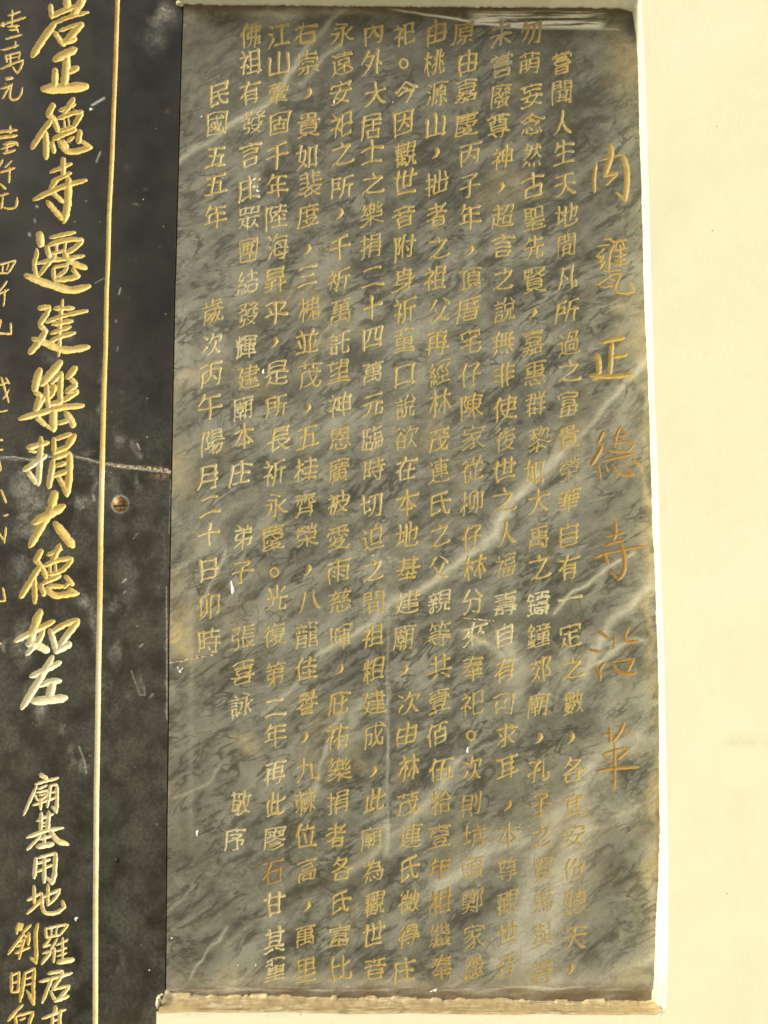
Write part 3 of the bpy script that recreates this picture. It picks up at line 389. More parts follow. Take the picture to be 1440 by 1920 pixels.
 "慶": [[32, 27, 33, 30, 37, 32], [32, 49, 31, 50, 22, 52, 14, 53, 13, 52], [33, 4, 34, 7], [25, 32, 26, 35, 29, 37], [20, 32, 17, 36], [29, 37, 40, 36, 42, 34], [29, 37, 27, 41], [49, 35, 47, 33], [38, 8, 38, 21], [25, 21, 25, 8], [8, 53, 7, 51, 9, 44, 11, 35, 11, 8, 55, 8], [52, 32, 54, 29, 54, 26, 11, 26], [11, 14, 51, 14, 52, 15, 52, 20, 51, 21, 11, 21], [25, 42, 26, 44, 33, 49, 53, 53, 57, 51], [37, 49, 38, 47, 44, 44, 43, 41, 27, 41, 15, 46, 13, 45]],
 "成": [[41, 43, 38, 43, 29, 51], [51, 23, 46, 34, 44, 37, 41, 38], [43, 5, 45, 5, 51, 9, 51, 14], [19, 44, 24, 44, 26, 43, 27, 26, 12, 26], [8, 53, 12, 36, 12, 14, 55, 14], [54, 41, 55, 43, 55, 48, 54, 51, 51, 52, 48, 51, 45, 49, 41, 42, 37, 26, 36, 4]],
 "所": [[10, 31, 26, 31, 26, 18, 10, 18], [49, 24, 49, 52], [29, 51, 33, 44, 35, 36, 36, 9, 53, 5, 55, 6], [55, 24, 35, 24], [8, 52, 10, 33, 10, 9, 27, 6]],
 "拙": [[28, 9, 28, 24, 52, 24, 52, 10], [40, 49, 40, 4], [7, 16, 20, 16], [21, 30, 7, 34], [9, 52, 14, 52, 14, 48, 14, 4], [54, 32, 54, 48, 52, 49, 27, 49, 27, 32]],
 "拾": [[30, 20, 32, 23, 48, 23, 51, 20], [10, 52, 14, 52, 15, 50, 15, 4], [8, 15, 22, 15], [8, 34, 22, 30, 24, 28], [30, 50, 49, 50, 50, 49, 49, 33, 30, 33, 30, 53], [26, 23, 32, 17, 39, 7, 42, 8, 48, 16, 52, 21, 55, 22]],
 "捐": [[29, 33, 53, 33], [53, 42, 29, 42], [31, 8, 31, 6, 51, 6, 52, 17, 31, 17, 31, 8], [10, 53, 14, 52, 15, 50, 15, 4], [23, 15, 8, 15], [29, 52, 29, 25, 53, 25, 53, 50, 52, 52, 47, 53], [7, 34, 23, 29, 24, 28]],
 "敬": [[31, 25, 30, 24, 29, 21, 12, 20], [31, 25, 29, 26, 29, 28, 27, 50], [31, 25, 33, 25, 36, 22], [11, 42, 21, 41, 21, 29, 10, 28], [51, 15, 49, 29, 46, 37, 44, 38], [32, 9, 8, 9], [25, 4, 25, 14], [55, 15, 38, 15], [14, 4, 14, 14, 13, 15, 12, 19, 9, 26, 11, 30, 11, 44], [44, 42, 32, 52, 26, 51, 25, 52, 20, 52], [41, 4, 40, 5, 37, 20, 39, 29, 45, 43, 54, 51, 57, 51]],
 "數": [[40, 22, 38, 23, 37, 27], [8, 52, 9, 53, 16, 50, 19, 49, 20, 48], [14, 44, 11, 44], [54, 50, 48, 42, 46, 42], [19, 32, 31, 32, 31, 26, 10, 25, 10, 32, 19, 32], [9, 38, 29, 38, 28, 42, 23, 48], [55, 15, 41, 15], [7, 14, 34, 14], [30, 14, 29, 7, 12, 7, 11, 20, 30, 20, 30, 14], [14, 44, 15, 40, 19, 36, 18, 33, 20, 30, 20, 4], [46, 36, 44, 34, 40, 20, 43, 4], [14, 44, 28, 50], [36, 52, 41, 48, 46, 40, 46, 37, 48, 34, 50, 24, 51, 15]],
 "日": [[48, 28, 15, 28], [15, 48, 47, 48, 48, 47, 48, 8, 15, 8, 15, 52]],
 "昇": [[14, 14, 49, 14], [49, 14, 48, 6, 14, 6, 14, 23, 49, 23, 49, 14], [43, 28, 43, 52], [7, 38, 55, 38], [32, 28, 30, 27, 21, 30, 11, 31], [8, 51, 13, 51, 20, 46, 22, 41, 22, 30]],
 "是": [[14, 14, 48, 14], [51, 39, 32, 39], [32, 50, 32, 29], [48, 14, 48, 6, 14, 6, 14, 21, 48, 22, 48, 14], [8, 29, 54, 29], [16, 42, 19, 43, 23, 48, 33, 51, 54, 52, 57, 49], [19, 34, 17, 36, 17, 40, 14, 45, 9, 51]],
 "時": [[30, 38, 32, 40, 36, 45], [21, 24, 9, 24], [54, 11, 29, 11], [41, 53, 48, 52, 49, 50, 49, 22], [41, 22, 41, 4], [27, 32, 55, 32], [9, 46, 9, 8, 21, 8, 21, 41, 9, 41], [56, 22, 26, 22]],
 "暉": [[26, 11, 27, 6, 54, 6, 54, 10], [20, 24, 9, 24], [52, 30, 28, 30], [55, 45, 24, 45], [28, 30, 29, 23, 52, 23, 52, 37, 29, 37, 28, 30], [53, 16, 27, 16], [9, 45, 9, 8, 20, 8, 20, 40, 9, 40], [40, 12, 40, 52]],
 "月": [[47, 21, 17, 21], [16, 35, 47, 35], [9, 51, 14, 42, 16, 32, 17, 7, 47, 7, 47, 49, 46, 52, 37, 52]],
 "有": [[48, 32, 19, 32], [19, 41, 48, 41], [54, 11, 8, 11], [19, 52, 19, 26, 20, 20, 23, 13, 25, 10, 26, 4, 28, 3], [8, 33, 15, 26, 18, 25, 21, 22, 48, 22, 47, 51, 46, 52, 39, 53]],
 "望": [[53, 13, 36, 13], [53, 20, 36, 20], [19, 10, 18, 4], [31, 35, 31, 51], [55, 51, 8, 51], [49, 43, 14, 43], [51, 34, 12, 34], [7, 10, 29, 10], [31, 30, 35, 21, 37, 5, 53, 6, 53, 27, 52, 29, 46, 29], [14, 10, 14, 24, 14, 25, 27, 22, 28, 21]],
 "未": [[12, 14, 50, 14], [31, 52, 31, 4], [54, 28, 34, 28, 27, 32, 14, 45, 9, 49, 6, 48], [54, 48, 48, 44, 35, 32, 28, 28, 8, 28]],
 "本": [[26, 16, 25, 20, 19, 32, 8, 42], [37, 16, 37, 21, 42, 30, 46, 34, 54, 42], [44, 42, 18, 42], [31, 52, 31, 4], [9, 16, 54, 16]],
 "林": [[43, 52, 43, 4], [26, 16, 8, 16], [18, 52, 18, 4], [54, 16, 33, 16], [7, 43, 7, 40, 15, 25, 19, 23, 22, 24, 27, 30, 27, 32], [30, 45, 30, 43, 36, 34, 40, 26, 42, 24, 45, 24, 47, 26, 55, 42]],
 "柳": [[49, 42, 53, 42, 54, 41, 54, 9, 43, 9, 43, 53], [20, 32, 20, 30, 18, 26, 14, 24], [13, 29, 10, 31, 7, 40, 7, 44], [19, 16, 8, 16], [26, 52, 30, 48, 34, 41, 36, 33, 36, 14], [14, 53, 14, 4], [39, 5, 35, 5, 27, 9, 26, 11, 26, 38, 27, 39, 34, 38]],
 "桂": [[52, 12, 28, 12], [27, 37, 53, 37], [40, 5, 40, 24], [8, 15, 22, 15], [40, 31, 40, 50], [26, 24, 55, 24], [55, 50, 24, 50], [15, 52, 15, 4], [22, 31, 22, 29, 19, 24, 16, 23, 12, 26, 6, 39, 6, 43]],
 "桃": [[30, 23, 30, 20, 26, 13], [21, 30, 21, 29, 19, 24, 14, 22], [14, 26, 10, 29, 7, 39, 7, 43], [50, 21, 54, 13], [25, 38, 30, 33, 33, 33], [55, 38, 49, 30, 45, 30], [55, 44, 56, 46, 55, 51, 49, 52, 45, 51, 45, 4], [20, 15, 7, 15], [14, 52, 14, 4], [24, 52, 27, 50, 31, 46, 34, 38, 35, 31, 35, 4]],
 "棘": [[51, 32, 54, 32, 54, 20, 34, 20, 34, 32], [33, 10, 55, 10], [25, 32, 27, 32, 27, 31, 27, 20, 9, 20, 9, 32], [27, 10, 8, 10], [44, 52, 44, 4], [18, 53, 18, 4], [7, 49, 14, 38, 16, 37, 21, 37, 27, 43], [53, 46, 48, 37, 43, 36, 40, 37, 32, 48, 30, 49, 28, 49]],
 "榮": [[20, 4, 18, 14], [8, 12, 10, 11, 12, 7], [18, 14, 26, 18], [55, 6, 53, 7, 50, 11, 48, 11], [24, 11, 29, 7], [53, 24, 9, 24], [36, 7, 33, 11, 32, 12], [31, 30, 31, 52], [42, 13, 53, 20, 53, 29], [7, 49, 9, 50, 13, 49, 22, 44, 28, 37, 35, 35, 52, 35], [11, 35, 28, 35, 35, 38, 40, 44, 46, 47, 53, 50, 56, 49], [43, 4, 43, 11, 41, 14, 36, 19, 32, 19], [18, 14, 8, 21, 9, 26, 9, 29]],
 "槐": [[52, 20, 28, 20], [8, 15, 22, 15], [40, 10, 52, 10, 52, 30, 28, 29, 28, 10, 40, 10], [52, 38, 56, 49, 55, 51, 53, 52, 42, 52, 40, 49, 40, 35, 37, 35], [15, 52, 15, 4], [23, 51, 26, 50, 32, 44, 38, 33, 40, 14, 40, 11, 39, 8, 40, 4, 42, 3], [22, 31, 22, 29, 19, 24, 16, 23, 12, 26, 6, 39, 6, 43], [48, 35, 46, 42, 47, 43, 53, 43]],
 "樂": [[37, 18, 26, 18], [43, 17, 49, 17], [20, 26, 15, 27, 11, 26], [11, 26, 9, 28], [30, 9, 31, 4, 32, 3], [30, 9, 26, 9, 26, 27, 37, 27, 37, 9, 30, 9], [31, 33, 31, 52], [20, 22, 21, 29], [6, 49, 9, 50, 18, 46, 26, 41, 28, 38, 35, 36, 55, 36], [8, 36, 28, 36, 35, 38, 41, 43, 53, 49, 58, 49], [48, 4, 42, 18], [54, 22, 55, 29], [20, 11, 12, 23, 11, 26], [16, 16, 11, 16, 10, 15, 15, 4], [54, 27, 45, 28, 44, 26, 54, 12]],
 "次": [[17, 14, 9, 9], [9, 46, 17, 32], [29, 14, 52, 14, 52, 18, 49, 26], [54, 51, 49, 49, 45, 44, 40, 34, 37, 32], [30, 5, 29, 12, 23, 25], [37, 21, 37, 31, 34, 40, 26, 49, 20, 52, 19, 52]],
 "欲": [[12, 33, 27, 33], [12, 33, 9, 31], [27, 33, 30, 31, 30, 30, 21, 19, 19, 18], [27, 33, 27, 48, 12, 49], [29, 12, 24, 6], [43, 34, 45, 35, 48, 42, 54, 52], [8, 15, 14, 6, 16, 5], [12, 33, 12, 52], [39, 4, 37, 13, 32, 23, 31, 24], [7, 32, 13, 27, 19, 15, 21, 15], [33, 52, 38, 46, 42, 36, 44, 33, 44, 20], [52, 26, 53, 25, 55, 18, 54, 14, 37, 14]],
 "此": [[23, 22, 31, 22], [12, 16, 12, 50], [38, 25, 42, 24, 53, 18], [23, 4, 23, 48], [38, 4, 38, 48, 40, 50, 42, 51, 54, 50, 55, 47, 56, 42], [31, 47, 8, 51]],
 "歲": [[27, 46, 25, 44, 25, 32], [17, 16, 17, 7], [20, 37, 19, 38, 16, 44], [32, 9, 49, 9], [45, 18, 46, 20, 49, 22, 49, 25], [18, 32, 32, 32], [32, 4, 32, 16], [34, 37, 26, 48, 17, 52], [32, 52, 34, 52, 42, 46, 50, 32], [8, 52, 11, 43, 12, 25, 54, 25], [38, 17, 40, 36, 44, 47, 48, 51, 52, 52, 55, 49, 55, 46, 54, 44], [54, 17, 8, 17]],
 "比": [[36, 26, 40, 25, 52, 16, 53, 16], [26, 22, 12, 22], [35, 5, 35, 45, 36, 50, 39, 51, 52, 50, 54, 47, 54, 40, 53, 37], [28, 44, 26, 46, 17, 49, 14, 49, 12, 48, 12, 5]],
 "氏": [[14, 26, 54, 26], [35, 8, 37, 31, 42, 45, 47, 51, 53, 52, 54, 50, 55, 45], [48, 5, 33, 8, 15, 10, 14, 11, 14, 49, 30, 46, 32, 43]],
 "民": [[52, 32, 11, 32], [31, 20, 32, 31, 35, 40, 39, 46, 46, 51, 50, 52, 52, 50, 53, 46, 52, 43], [28, 46, 16, 50, 13, 51, 11, 49, 11, 7, 48, 7, 48, 20, 11, 20]],
 "永": [[20, 5, 24, 5, 39, 10], [5, 48, 9, 48, 14, 43, 19, 37, 21, 29, 21, 27, 8, 27], [39, 32, 52, 21, 54, 21], [15, 16, 32, 16, 32, 25, 31, 50, 30, 52, 23, 52], [56, 47, 54, 48, 47, 44, 41, 37, 36, 29, 32, 26]],
 "求": [[9, 46, 27, 35, 31, 34], [51, 21, 40, 32], [49, 14, 49, 9, 42, 5], [11, 21, 19, 29], [54, 14, 9, 14], [55, 47, 54, 47, 48, 43, 41, 35, 35, 26, 32, 24], [22, 52, 30, 52, 31, 49, 31, 4]],
 "江": [[39, 49, 39, 10], [8, 21, 15, 25], [10, 52, 10, 50, 18, 36, 18, 34], [11, 5, 18, 10], [52, 9, 26, 9], [23, 49, 55, 49]],
 "海": [[40, 44, 40, 40, 35, 35], [9, 6, 12, 5, 18, 9], [54, 10, 28, 10], [8, 22, 14, 26], [15, 36, 10, 50], [56, 32, 21, 32], [32, 3, 29, 4, 28, 9, 22, 19], [35, 23, 37, 23, 41, 27, 41, 32], [54, 44, 26, 44, 25, 43, 25, 40, 28, 20, 52, 20, 50, 43, 49, 49, 47, 52, 46, 52, 40, 52, 38, 51]],
 "源": [[32, 41, 28, 49], [35, 52, 38, 53, 42, 52, 42, 34], [9, 50, 15, 38, 15, 35], [53, 25, 32, 25], [43, 11, 41, 12, 41, 17], [14, 24, 8, 21], [11, 6, 17, 9], [55, 48, 51, 40, 49, 39], [18, 51, 22, 42, 23, 34, 24, 7, 55, 7], [41, 17, 53, 17, 53, 33, 32, 33, 32, 17, 41, 17]],
 "為": [[24, 43, 26, 49, 25, 51], [35, 48, 33, 42], [17, 41, 13, 50, 11, 52], [23, 10, 21, 9], [44, 45, 42, 40], [20, 14, 21, 9], [16, 4, 19, 5, 21, 9], [40, 51, 43, 53, 49, 53, 51, 51, 53, 45, 53, 34, 18, 34], [7, 41, 8, 40, 18, 32, 19, 31, 26, 22, 28, 16, 31, 12, 33, 4], [44, 24, 45, 18, 44, 14, 9, 14], [48, 34, 49, 28, 48, 24, 26, 24]],
 "無": [[39, 52, 37, 45], [26, 51, 25, 45], [54, 52, 49, 44, 47, 43], [14, 44, 10, 51, 7, 53], [47, 11, 47, 38], [36, 10, 36, 38], [26, 10, 26, 38], [8, 38, 54, 38], [53, 24, 9, 24], [20, 4, 19, 4, 17, 7, 15, 14, 15, 38], [7, 17, 18, 10, 53, 10]],
 "然": [[26, 20, 19, 16, 18, 17], [7, 53, 9, 52, 13, 45, 16, 43], [54, 37, 50, 33, 45, 25, 43, 23], [27, 38, 29, 38, 33, 35, 38, 30, 41, 24, 43, 23], [25, 45, 25, 52], [39, 52, 37, 45], [49, 44, 54, 52], [20, 28, 14, 24], [48, 5, 52, 9, 53, 12], [54, 16, 34, 16], [43, 5, 43, 23], [8, 37, 12, 36, 19, 30, 24, 25, 28, 16, 29, 9, 18, 9], [10, 20, 18, 7, 19, 4, 20, 3]],
 "父": [[9, 20, 16, 13, 22, 5, 24, 5], [40, 5, 48, 12, 53, 20], [56, 50, 54, 51, 51, 51, 36, 43, 26, 32, 20, 21], [5, 51, 8, 52, 12, 51, 20, 47, 27, 43, 36, 34, 43, 21]],
 "甘": [[18, 32, 44, 32], [55, 15, 8, 15], [18, 52, 18, 5], [18, 49, 43, 49, 44, 47, 44, 5]],
 "生": [[52, 15, 15, 15], [50, 32, 14, 32], [31, 4, 31, 50], [55, 51, 8, 51], [18, 5, 16, 13, 9, 24]],
 "由": [[11, 32, 51, 32], [31, 49, 31, 4], [11, 49, 50, 49, 51, 48, 51, 15, 12, 15, 11, 52]],
 "發": [[28, 32, 30, 32, 32, 30, 34, 21, 44, 21, 46, 19], [16, 20, 17, 16], [39, 11, 46, 5, 48, 5], [17, 16, 20, 15, 24, 12, 26, 7, 12, 6], [17, 16, 12, 11], [49, 52, 32, 42], [49, 38, 48, 41, 43, 46, 35, 51, 29, 53], [12, 51, 14, 52, 20, 52, 23, 50, 24, 40, 12, 40, 12, 36, 13, 31, 24, 30, 24, 21, 14, 20, 8, 22, 6, 22], [51, 37, 31, 37], [54, 10, 53, 10, 47, 16, 45, 22, 46, 31, 47, 32, 54, 32], [56, 21, 54, 21, 48, 19, 45, 16, 43, 16, 37, 10, 34, 4]],
 "相": [[54, 21, 32, 21], [54, 35, 32, 35], [8, 16, 25, 16], [17, 52, 17, 4], [7, 43, 7, 40, 13, 27, 15, 26, 21, 28, 25, 33, 25, 36], [32, 49, 52, 49, 54, 48, 54, 8, 32, 8, 32, 52]],
 "眾": [[24, 17, 24, 6], [38, 6, 38, 17], [54, 48, 45, 39], [17, 39, 20, 40, 25, 46], [38, 6, 51, 6, 52, 17, 11, 17, 11, 6, 38, 6], [31, 26, 31, 53], [54, 25, 49, 24, 34, 26, 15, 26, 12, 26, 9, 25], [47, 32, 45, 38, 41, 45, 37, 49, 31, 49], [8, 49, 13, 45, 17, 38, 18, 32, 20, 32]],
 "石": [[19, 49, 50, 49], [9, 9, 54, 9], [25, 9, 24, 15, 19, 26, 19, 52], [8, 38, 14, 31, 20, 28, 50, 28, 50, 52]],
 "祀": [[13, 4, 18, 9, 18, 14], [32, 27, 52, 27], [52, 30, 52, 8, 32, 8, 32, 48, 34, 51, 50, 51, 54, 49, 55, 44], [16, 52, 16, 30, 18, 25, 22, 18, 23, 14, 8, 14], [7, 34, 12, 30, 18, 28, 20, 29, 25, 34]],
 "祈": [[47, 52, 47, 23], [17, 14, 18, 9, 14, 4], [55, 6, 51, 5, 32, 10, 32, 32, 30, 45, 27, 51, 28, 53], [32, 23, 55, 23], [16, 52, 16, 31, 18, 25, 22, 18, 23, 14, 8, 14], [7, 34, 12, 31, 19, 29, 24, 33, 24, 35]],
 "祐": [[34, 49, 53, 49], [14, 4, 18, 9], [55, 14, 29, 14], [34, 52, 34, 29, 39, 13, 40, 4], [16, 52, 16, 31, 18, 24, 22, 18, 22, 14, 8, 14], [25, 40, 35, 30, 53, 30, 53, 52], [8, 34, 12, 30, 18, 28, 21, 29]],
 "祖": [[51, 36, 31, 36], [17, 14, 18, 9, 14, 4], [51, 21, 31, 21], [31, 51, 31, 7, 51, 7, 51, 51], [55, 51, 25, 51], [16, 52, 16, 30, 17, 25, 22, 19, 23, 14, 8, 14], [24, 35, 24, 33, 19, 29, 13, 30, 7, 34]],
 "神": [[17, 8, 14, 4], [29, 25, 54, 25], [41, 4, 41, 52], [15, 53, 15, 31, 17, 24, 21, 19, 22, 14, 8, 14], [7, 35, 12, 30, 17, 28, 19, 29, 23, 33, 23, 35], [54, 37, 31, 37, 29, 36, 29, 13, 53, 13, 54, 37]],
 "福": [[28, 7, 54, 7], [13, 5, 15, 10], [41, 14, 51, 14, 52, 23, 32, 24, 31, 14, 41, 14], [41, 31, 41, 50], [54, 41, 28, 41], [8, 14, 22, 15, 22, 18, 18, 25, 16, 32, 16, 52], [6, 37, 12, 32, 18, 29, 20, 29, 24, 33, 27, 33, 28, 31, 54, 31, 54, 49, 53, 50, 30, 50, 28, 49, 28, 33]],
 "禹": [[43, 52, 45, 53, 48, 53, 52, 51, 52, 33, 11, 33, 11, 52], [31, 7, 31, 44], [31, 25, 48, 25, 48, 16, 15, 15, 15, 25, 31, 25], [42, 44, 18, 45], [52, 6, 48, 5, 12, 8], [40, 39, 45, 47, 44, 49]],
 "童": [[32, 8, 31, 4], [31, 24, 31, 51], [49, 31, 14, 31], [51, 44, 11, 44], [31, 24, 48, 24, 49, 37, 14, 37, 14, 24, 31, 24], [21, 8, 21, 14, 20, 16, 7, 17], [51, 8, 11, 8], [7, 52, 55, 52]],
 "第": [[30, 39, 17, 49, 11, 52, 8, 51], [47, 14, 45, 9], [22, 14, 21, 9], [32, 15, 38, 7, 38, 4, 40, 3], [55, 9, 37, 8], [15, 8, 30, 9], [31, 52, 31, 20], [16, 4, 12, 12, 8, 16], [12, 20, 50, 20, 50, 29, 14, 29, 13, 37, 14, 38, 51, 38, 52, 42, 50, 49, 48, 50, 42, 50]],
 "等": [[18, 9, 20, 14], [45, 14, 43, 9], [43, 30, 43, 51, 41, 52, 35, 53], [13, 21, 50, 21], [9, 38, 54, 38], [55, 30, 8, 30], [36, 9, 55, 9], [14, 8, 29, 9, 31, 11, 32, 13], [16, 3, 14, 4, 14, 7, 9, 14, 6, 15], [31, 30, 31, 15, 36, 7, 37, 4], [25, 49, 20, 43, 19, 38]],
 "粗": [[9, 7, 11, 17], [26, 7, 22, 17], [33, 21, 50, 21], [50, 36, 33, 36], [33, 51, 33, 6, 50, 6, 50, 51], [25, 23, 8, 23], [17, 4, 17, 52], [55, 51, 27, 51], [7, 47, 8, 43, 14, 31, 15, 30, 21, 31, 25, 37, 25, 38]],
 "結": [[24, 48, 22, 39], [17, 50, 16, 41], [9, 41, 7, 51, 5, 52], [55, 12, 29, 12], [41, 4, 41, 25], [54, 25, 31, 25], [24, 34, 22, 26], [23, 14, 22, 14, 19, 19, 16, 22, 16, 24, 11, 30, 10, 33], [23, 32, 8, 34], [52, 50, 52, 35, 32, 35, 32, 49, 33, 50, 52, 50], [16, 20, 10, 20, 9, 19, 17, 4]],
 "經": [[55, 12, 53, 13, 49, 19, 48, 22, 54, 30, 55, 31], [16, 50, 15, 41], [43, 13, 38, 21, 43, 30], [41, 37, 41, 51], [55, 7, 28, 7], [9, 41, 7, 51], [33, 31, 28, 21, 33, 13, 35, 12], [23, 46, 21, 38], [53, 37, 30, 37], [26, 51, 55, 51], [23, 34, 21, 26], [10, 33, 11, 30, 21, 14], [22, 32, 9, 33, 8, 34], [17, 4, 9, 18, 10, 20, 16, 20]],
 "繼": [[37, 37, 32, 37], [32, 12, 36, 13], [54, 26, 26, 26], [47, 44, 45, 45], [5, 53, 7, 50, 9, 41], [19, 39, 21, 48], [14, 41, 15, 51], [54, 44, 48, 45, 47, 44], [53, 19, 46, 20], [40, 44, 33, 45], [26, 6, 26, 50, 56, 51], [40, 47, 39, 42], [40, 22, 39, 17], [53, 16, 54, 22], [54, 46, 53, 41], [53, 34, 47, 42, 47, 44], [9, 33, 10, 30, 20, 13], [19, 26, 21, 35, 22, 36], [39, 35, 31, 46], [20, 32, 9, 33, 8, 34], [44, 21, 52, 9], [36, 4, 31, 13], [36, 30, 31, 38], [50, 37, 46, 37, 45, 36, 48, 30], [48, 4, 45, 11, 46, 13, 49, 13], [15, 20, 9, 21, 9, 19, 15, 4], [40, 19, 34, 20, 33, 19, 39, 10]],
 "群": [[48, 11, 50, 10, 52, 5], [38, 15, 39, 10, 37, 4], [34, 39, 56, 39], [53, 27, 36, 27], [45, 52, 45, 15], [35, 15, 54, 15], [7, 16, 31, 16], [10, 7, 27, 7, 27, 25, 10, 26], [13, 53, 13, 38, 12, 35, 15, 23, 17, 7], [13, 49, 27, 49, 28, 36, 13, 35, 8, 41]],
 "者": [[20, 41, 48, 41], [44, 13, 42, 11, 13, 11], [54, 22, 8, 22], [53, 6, 51, 7, 39, 19, 38, 22], [24, 31, 25, 29, 30, 25, 28, 21, 28, 4], [20, 32, 20, 49, 21, 51, 46, 51, 48, 49, 47, 32, 25, 32, 23, 31, 9, 37, 7, 36]],
 "耳": [[18, 20, 45, 20], [45, 33, 18, 33], [18, 45, 18, 8], [45, 52, 45, 7], [9, 7, 54, 7], [8, 46, 55, 43]],
 "聖": [[27, 13, 12, 13], [27, 20, 12, 20], [50, 8, 53, 8, 53, 26, 37, 26, 37, 8, 50, 8], [31, 35, 31, 52], [49, 43, 14, 43], [56, 52, 7, 52], [12, 6, 12, 27], [27, 30, 27, 6], [30, 6, 8, 6], [7, 27, 31, 26], [51, 35, 11, 35]],
 "聞": [[39, 40, 23, 40], [39, 34, 23, 34], [36, 13, 53, 13], [10, 13, 27, 13], [23, 27, 23, 47], [39, 50, 39, 27], [43, 27, 19, 27], [18, 47, 45, 45], [48, 52, 52, 52, 53, 50, 53, 7, 36, 6, 36, 21, 53, 21], [10, 21, 27, 20, 26, 6, 10, 6, 10, 52]],
 "聽": [[51, 41, 55, 46, 55, 50], [29, 33, 55, 33], [46, 26, 46, 16], [28, 49, 31, 42], [44, 43, 41, 39], [36, 42, 37, 52, 48, 52, 49, 51, 50, 48], [11, 21, 23, 21], [11, 14, 23, 14], [13, 35, 13, 49], [11, 6, 11, 29], [23, 52, 23, 6], [40, 16, 53, 16, 54, 26, 31, 26, 31, 16, 40, 16], [9, 42, 17, 42], [38, 26, 38, 17, 41, 15, 42, 4], [7, 29, 23, 28], [8, 35, 18, 35], [7, 50, 18, 49], [54, 9, 30, 9, 26, 6, 7, 6]],
 "臨": [[33, 10, 54, 10], [18, 34, 18, 49], [18, 20, 18, 7], [34, 28, 35, 17, 51, 18, 51, 28, 34, 28], [25, 7, 9, 8, 9, 49, 25, 49], [9, 20, 24, 20, 24, 34, 9, 34], [29, 14, 33, 9, 34, 4], [31, 49, 38, 49, 39, 48, 39, 35, 31, 35, 30, 53], [46, 49, 54, 49, 55, 48, 55, 35, 46, 35, 46, 53]],
 "自": [[31, 4, 29, 12], [49, 25, 14, 25], [14, 37, 49, 37], [14, 49, 48, 49, 49, 48, 49, 12, 14, 12, 14, 49]],
 "與": [[24, 45, 22, 45, 10, 52, 8, 52], [43, 28, 50, 28], [27, 10, 36, 10], [40, 44, 53, 51], [20, 28, 13, 28], [12, 18, 20, 18], [27, 39, 27, 26], [43, 18, 50, 18], [27, 4, 27, 20, 36, 20, 36, 39], [8, 39, 55, 39], [43, 7, 51, 7, 50, 39], [13, 39, 12, 9, 20, 5]],
 "茂": [[44, 17, 47, 17, 51, 20, 51, 25], [54, 9, 8, 9], [41, 4, 41, 14], [21, 14, 21, 4], [54, 25, 13, 25, 12, 42, 9, 51, 7, 52], [49, 31, 44, 38, 40, 41, 38, 44, 21, 52, 18, 51], [54, 44, 56, 46, 55, 49, 53, 52, 46, 51, 41, 47, 37, 40, 35, 33, 32, 22, 32, 17]],
 "華": [[44, 18, 44, 36], [8, 8, 54, 8], [18, 18, 18, 36], [54, 45, 9, 45], [31, 18, 31, 52], [8, 27, 55, 27], [41, 4, 41, 12], [21, 4, 21, 12], [51, 18, 12, 18], [11, 37, 52, 37]],
 "萌": [[34, 29, 52, 29], [10, 30, 24, 30], [52, 39, 34, 39], [54, 9, 8, 9], [10, 45, 10, 20, 24, 20, 24, 41, 10, 41], [21, 14, 21, 4], [41, 14, 41, 4], [25, 52, 30, 47, 33, 41, 34, 20, 52, 19, 52, 51, 49, 52, 45, 52]],
 "萬": [[31, 46, 31, 15], [48, 22, 14, 22], [47, 53, 51, 53, 52, 52, 52, 36, 11, 36, 11, 52], [54, 7, 9, 7], [21, 4, 21, 10], [41, 4, 41, 10], [14, 22, 15, 29, 48, 29, 47, 15, 15, 15, 14, 22], [42, 45, 19, 47], [40, 41, 45, 49]],
 "被": [[22, 39, 22, 36, 19, 30], [19, 30, 23, 26], [13, 4, 16, 10], [41, 26, 41, 4], [33, 26, 34, 32, 40, 41, 46, 47, 52, 51, 55, 51], [7, 14, 20, 14, 19, 19, 15, 27, 15, 52], [7, 36, 11, 31, 16, 30, 19, 30], [51, 21, 52, 21, 54, 17, 54, 14, 53, 13, 29, 13, 28, 36, 26, 45, 23, 51, 23, 54], [31, 52, 37, 49, 45, 42, 50, 33, 52, 28, 51, 26, 29, 26]],
 "裴": [[25, 8, 9, 8], [38, 9, 54, 9], [11, 15, 25, 15], [54, 39, 50, 39, 43, 43, 42, 45], [52, 15, 38, 15], [25, 23, 8, 23], [54, 23, 38, 23], [25, 27, 25, 4], [38, 27, 38, 4], [7, 34, 55, 34], [57, 50, 54, 51, 50, 50, 39, 44, 35, 38, 34, 36, 30, 29], [27, 34, 26, 37, 19, 42, 9, 45, 6, 44], [20, 42, 20, 50, 21, 51, 33, 48]],
 "親": [[8, 46, 13, 38], [47, 35, 47, 51, 55, 52, 56, 46], [25, 14, 23, 23], [53, 26, 35, 26], [13, 23, 13, 17, 12, 14], [16, 4, 18, 5, 19, 9], [26, 39, 28, 44], [38, 35, 38, 39, 36, 48, 30, 52, 26, 52], [35, 16, 53, 16], [8, 32, 28, 32], [19, 23, 19, 49, 18, 51, 14, 52], [8, 9, 28, 9], [7, 23, 29, 23], [38, 35, 53, 35, 52, 6, 35, 7, 35, 35, 38, 35]],
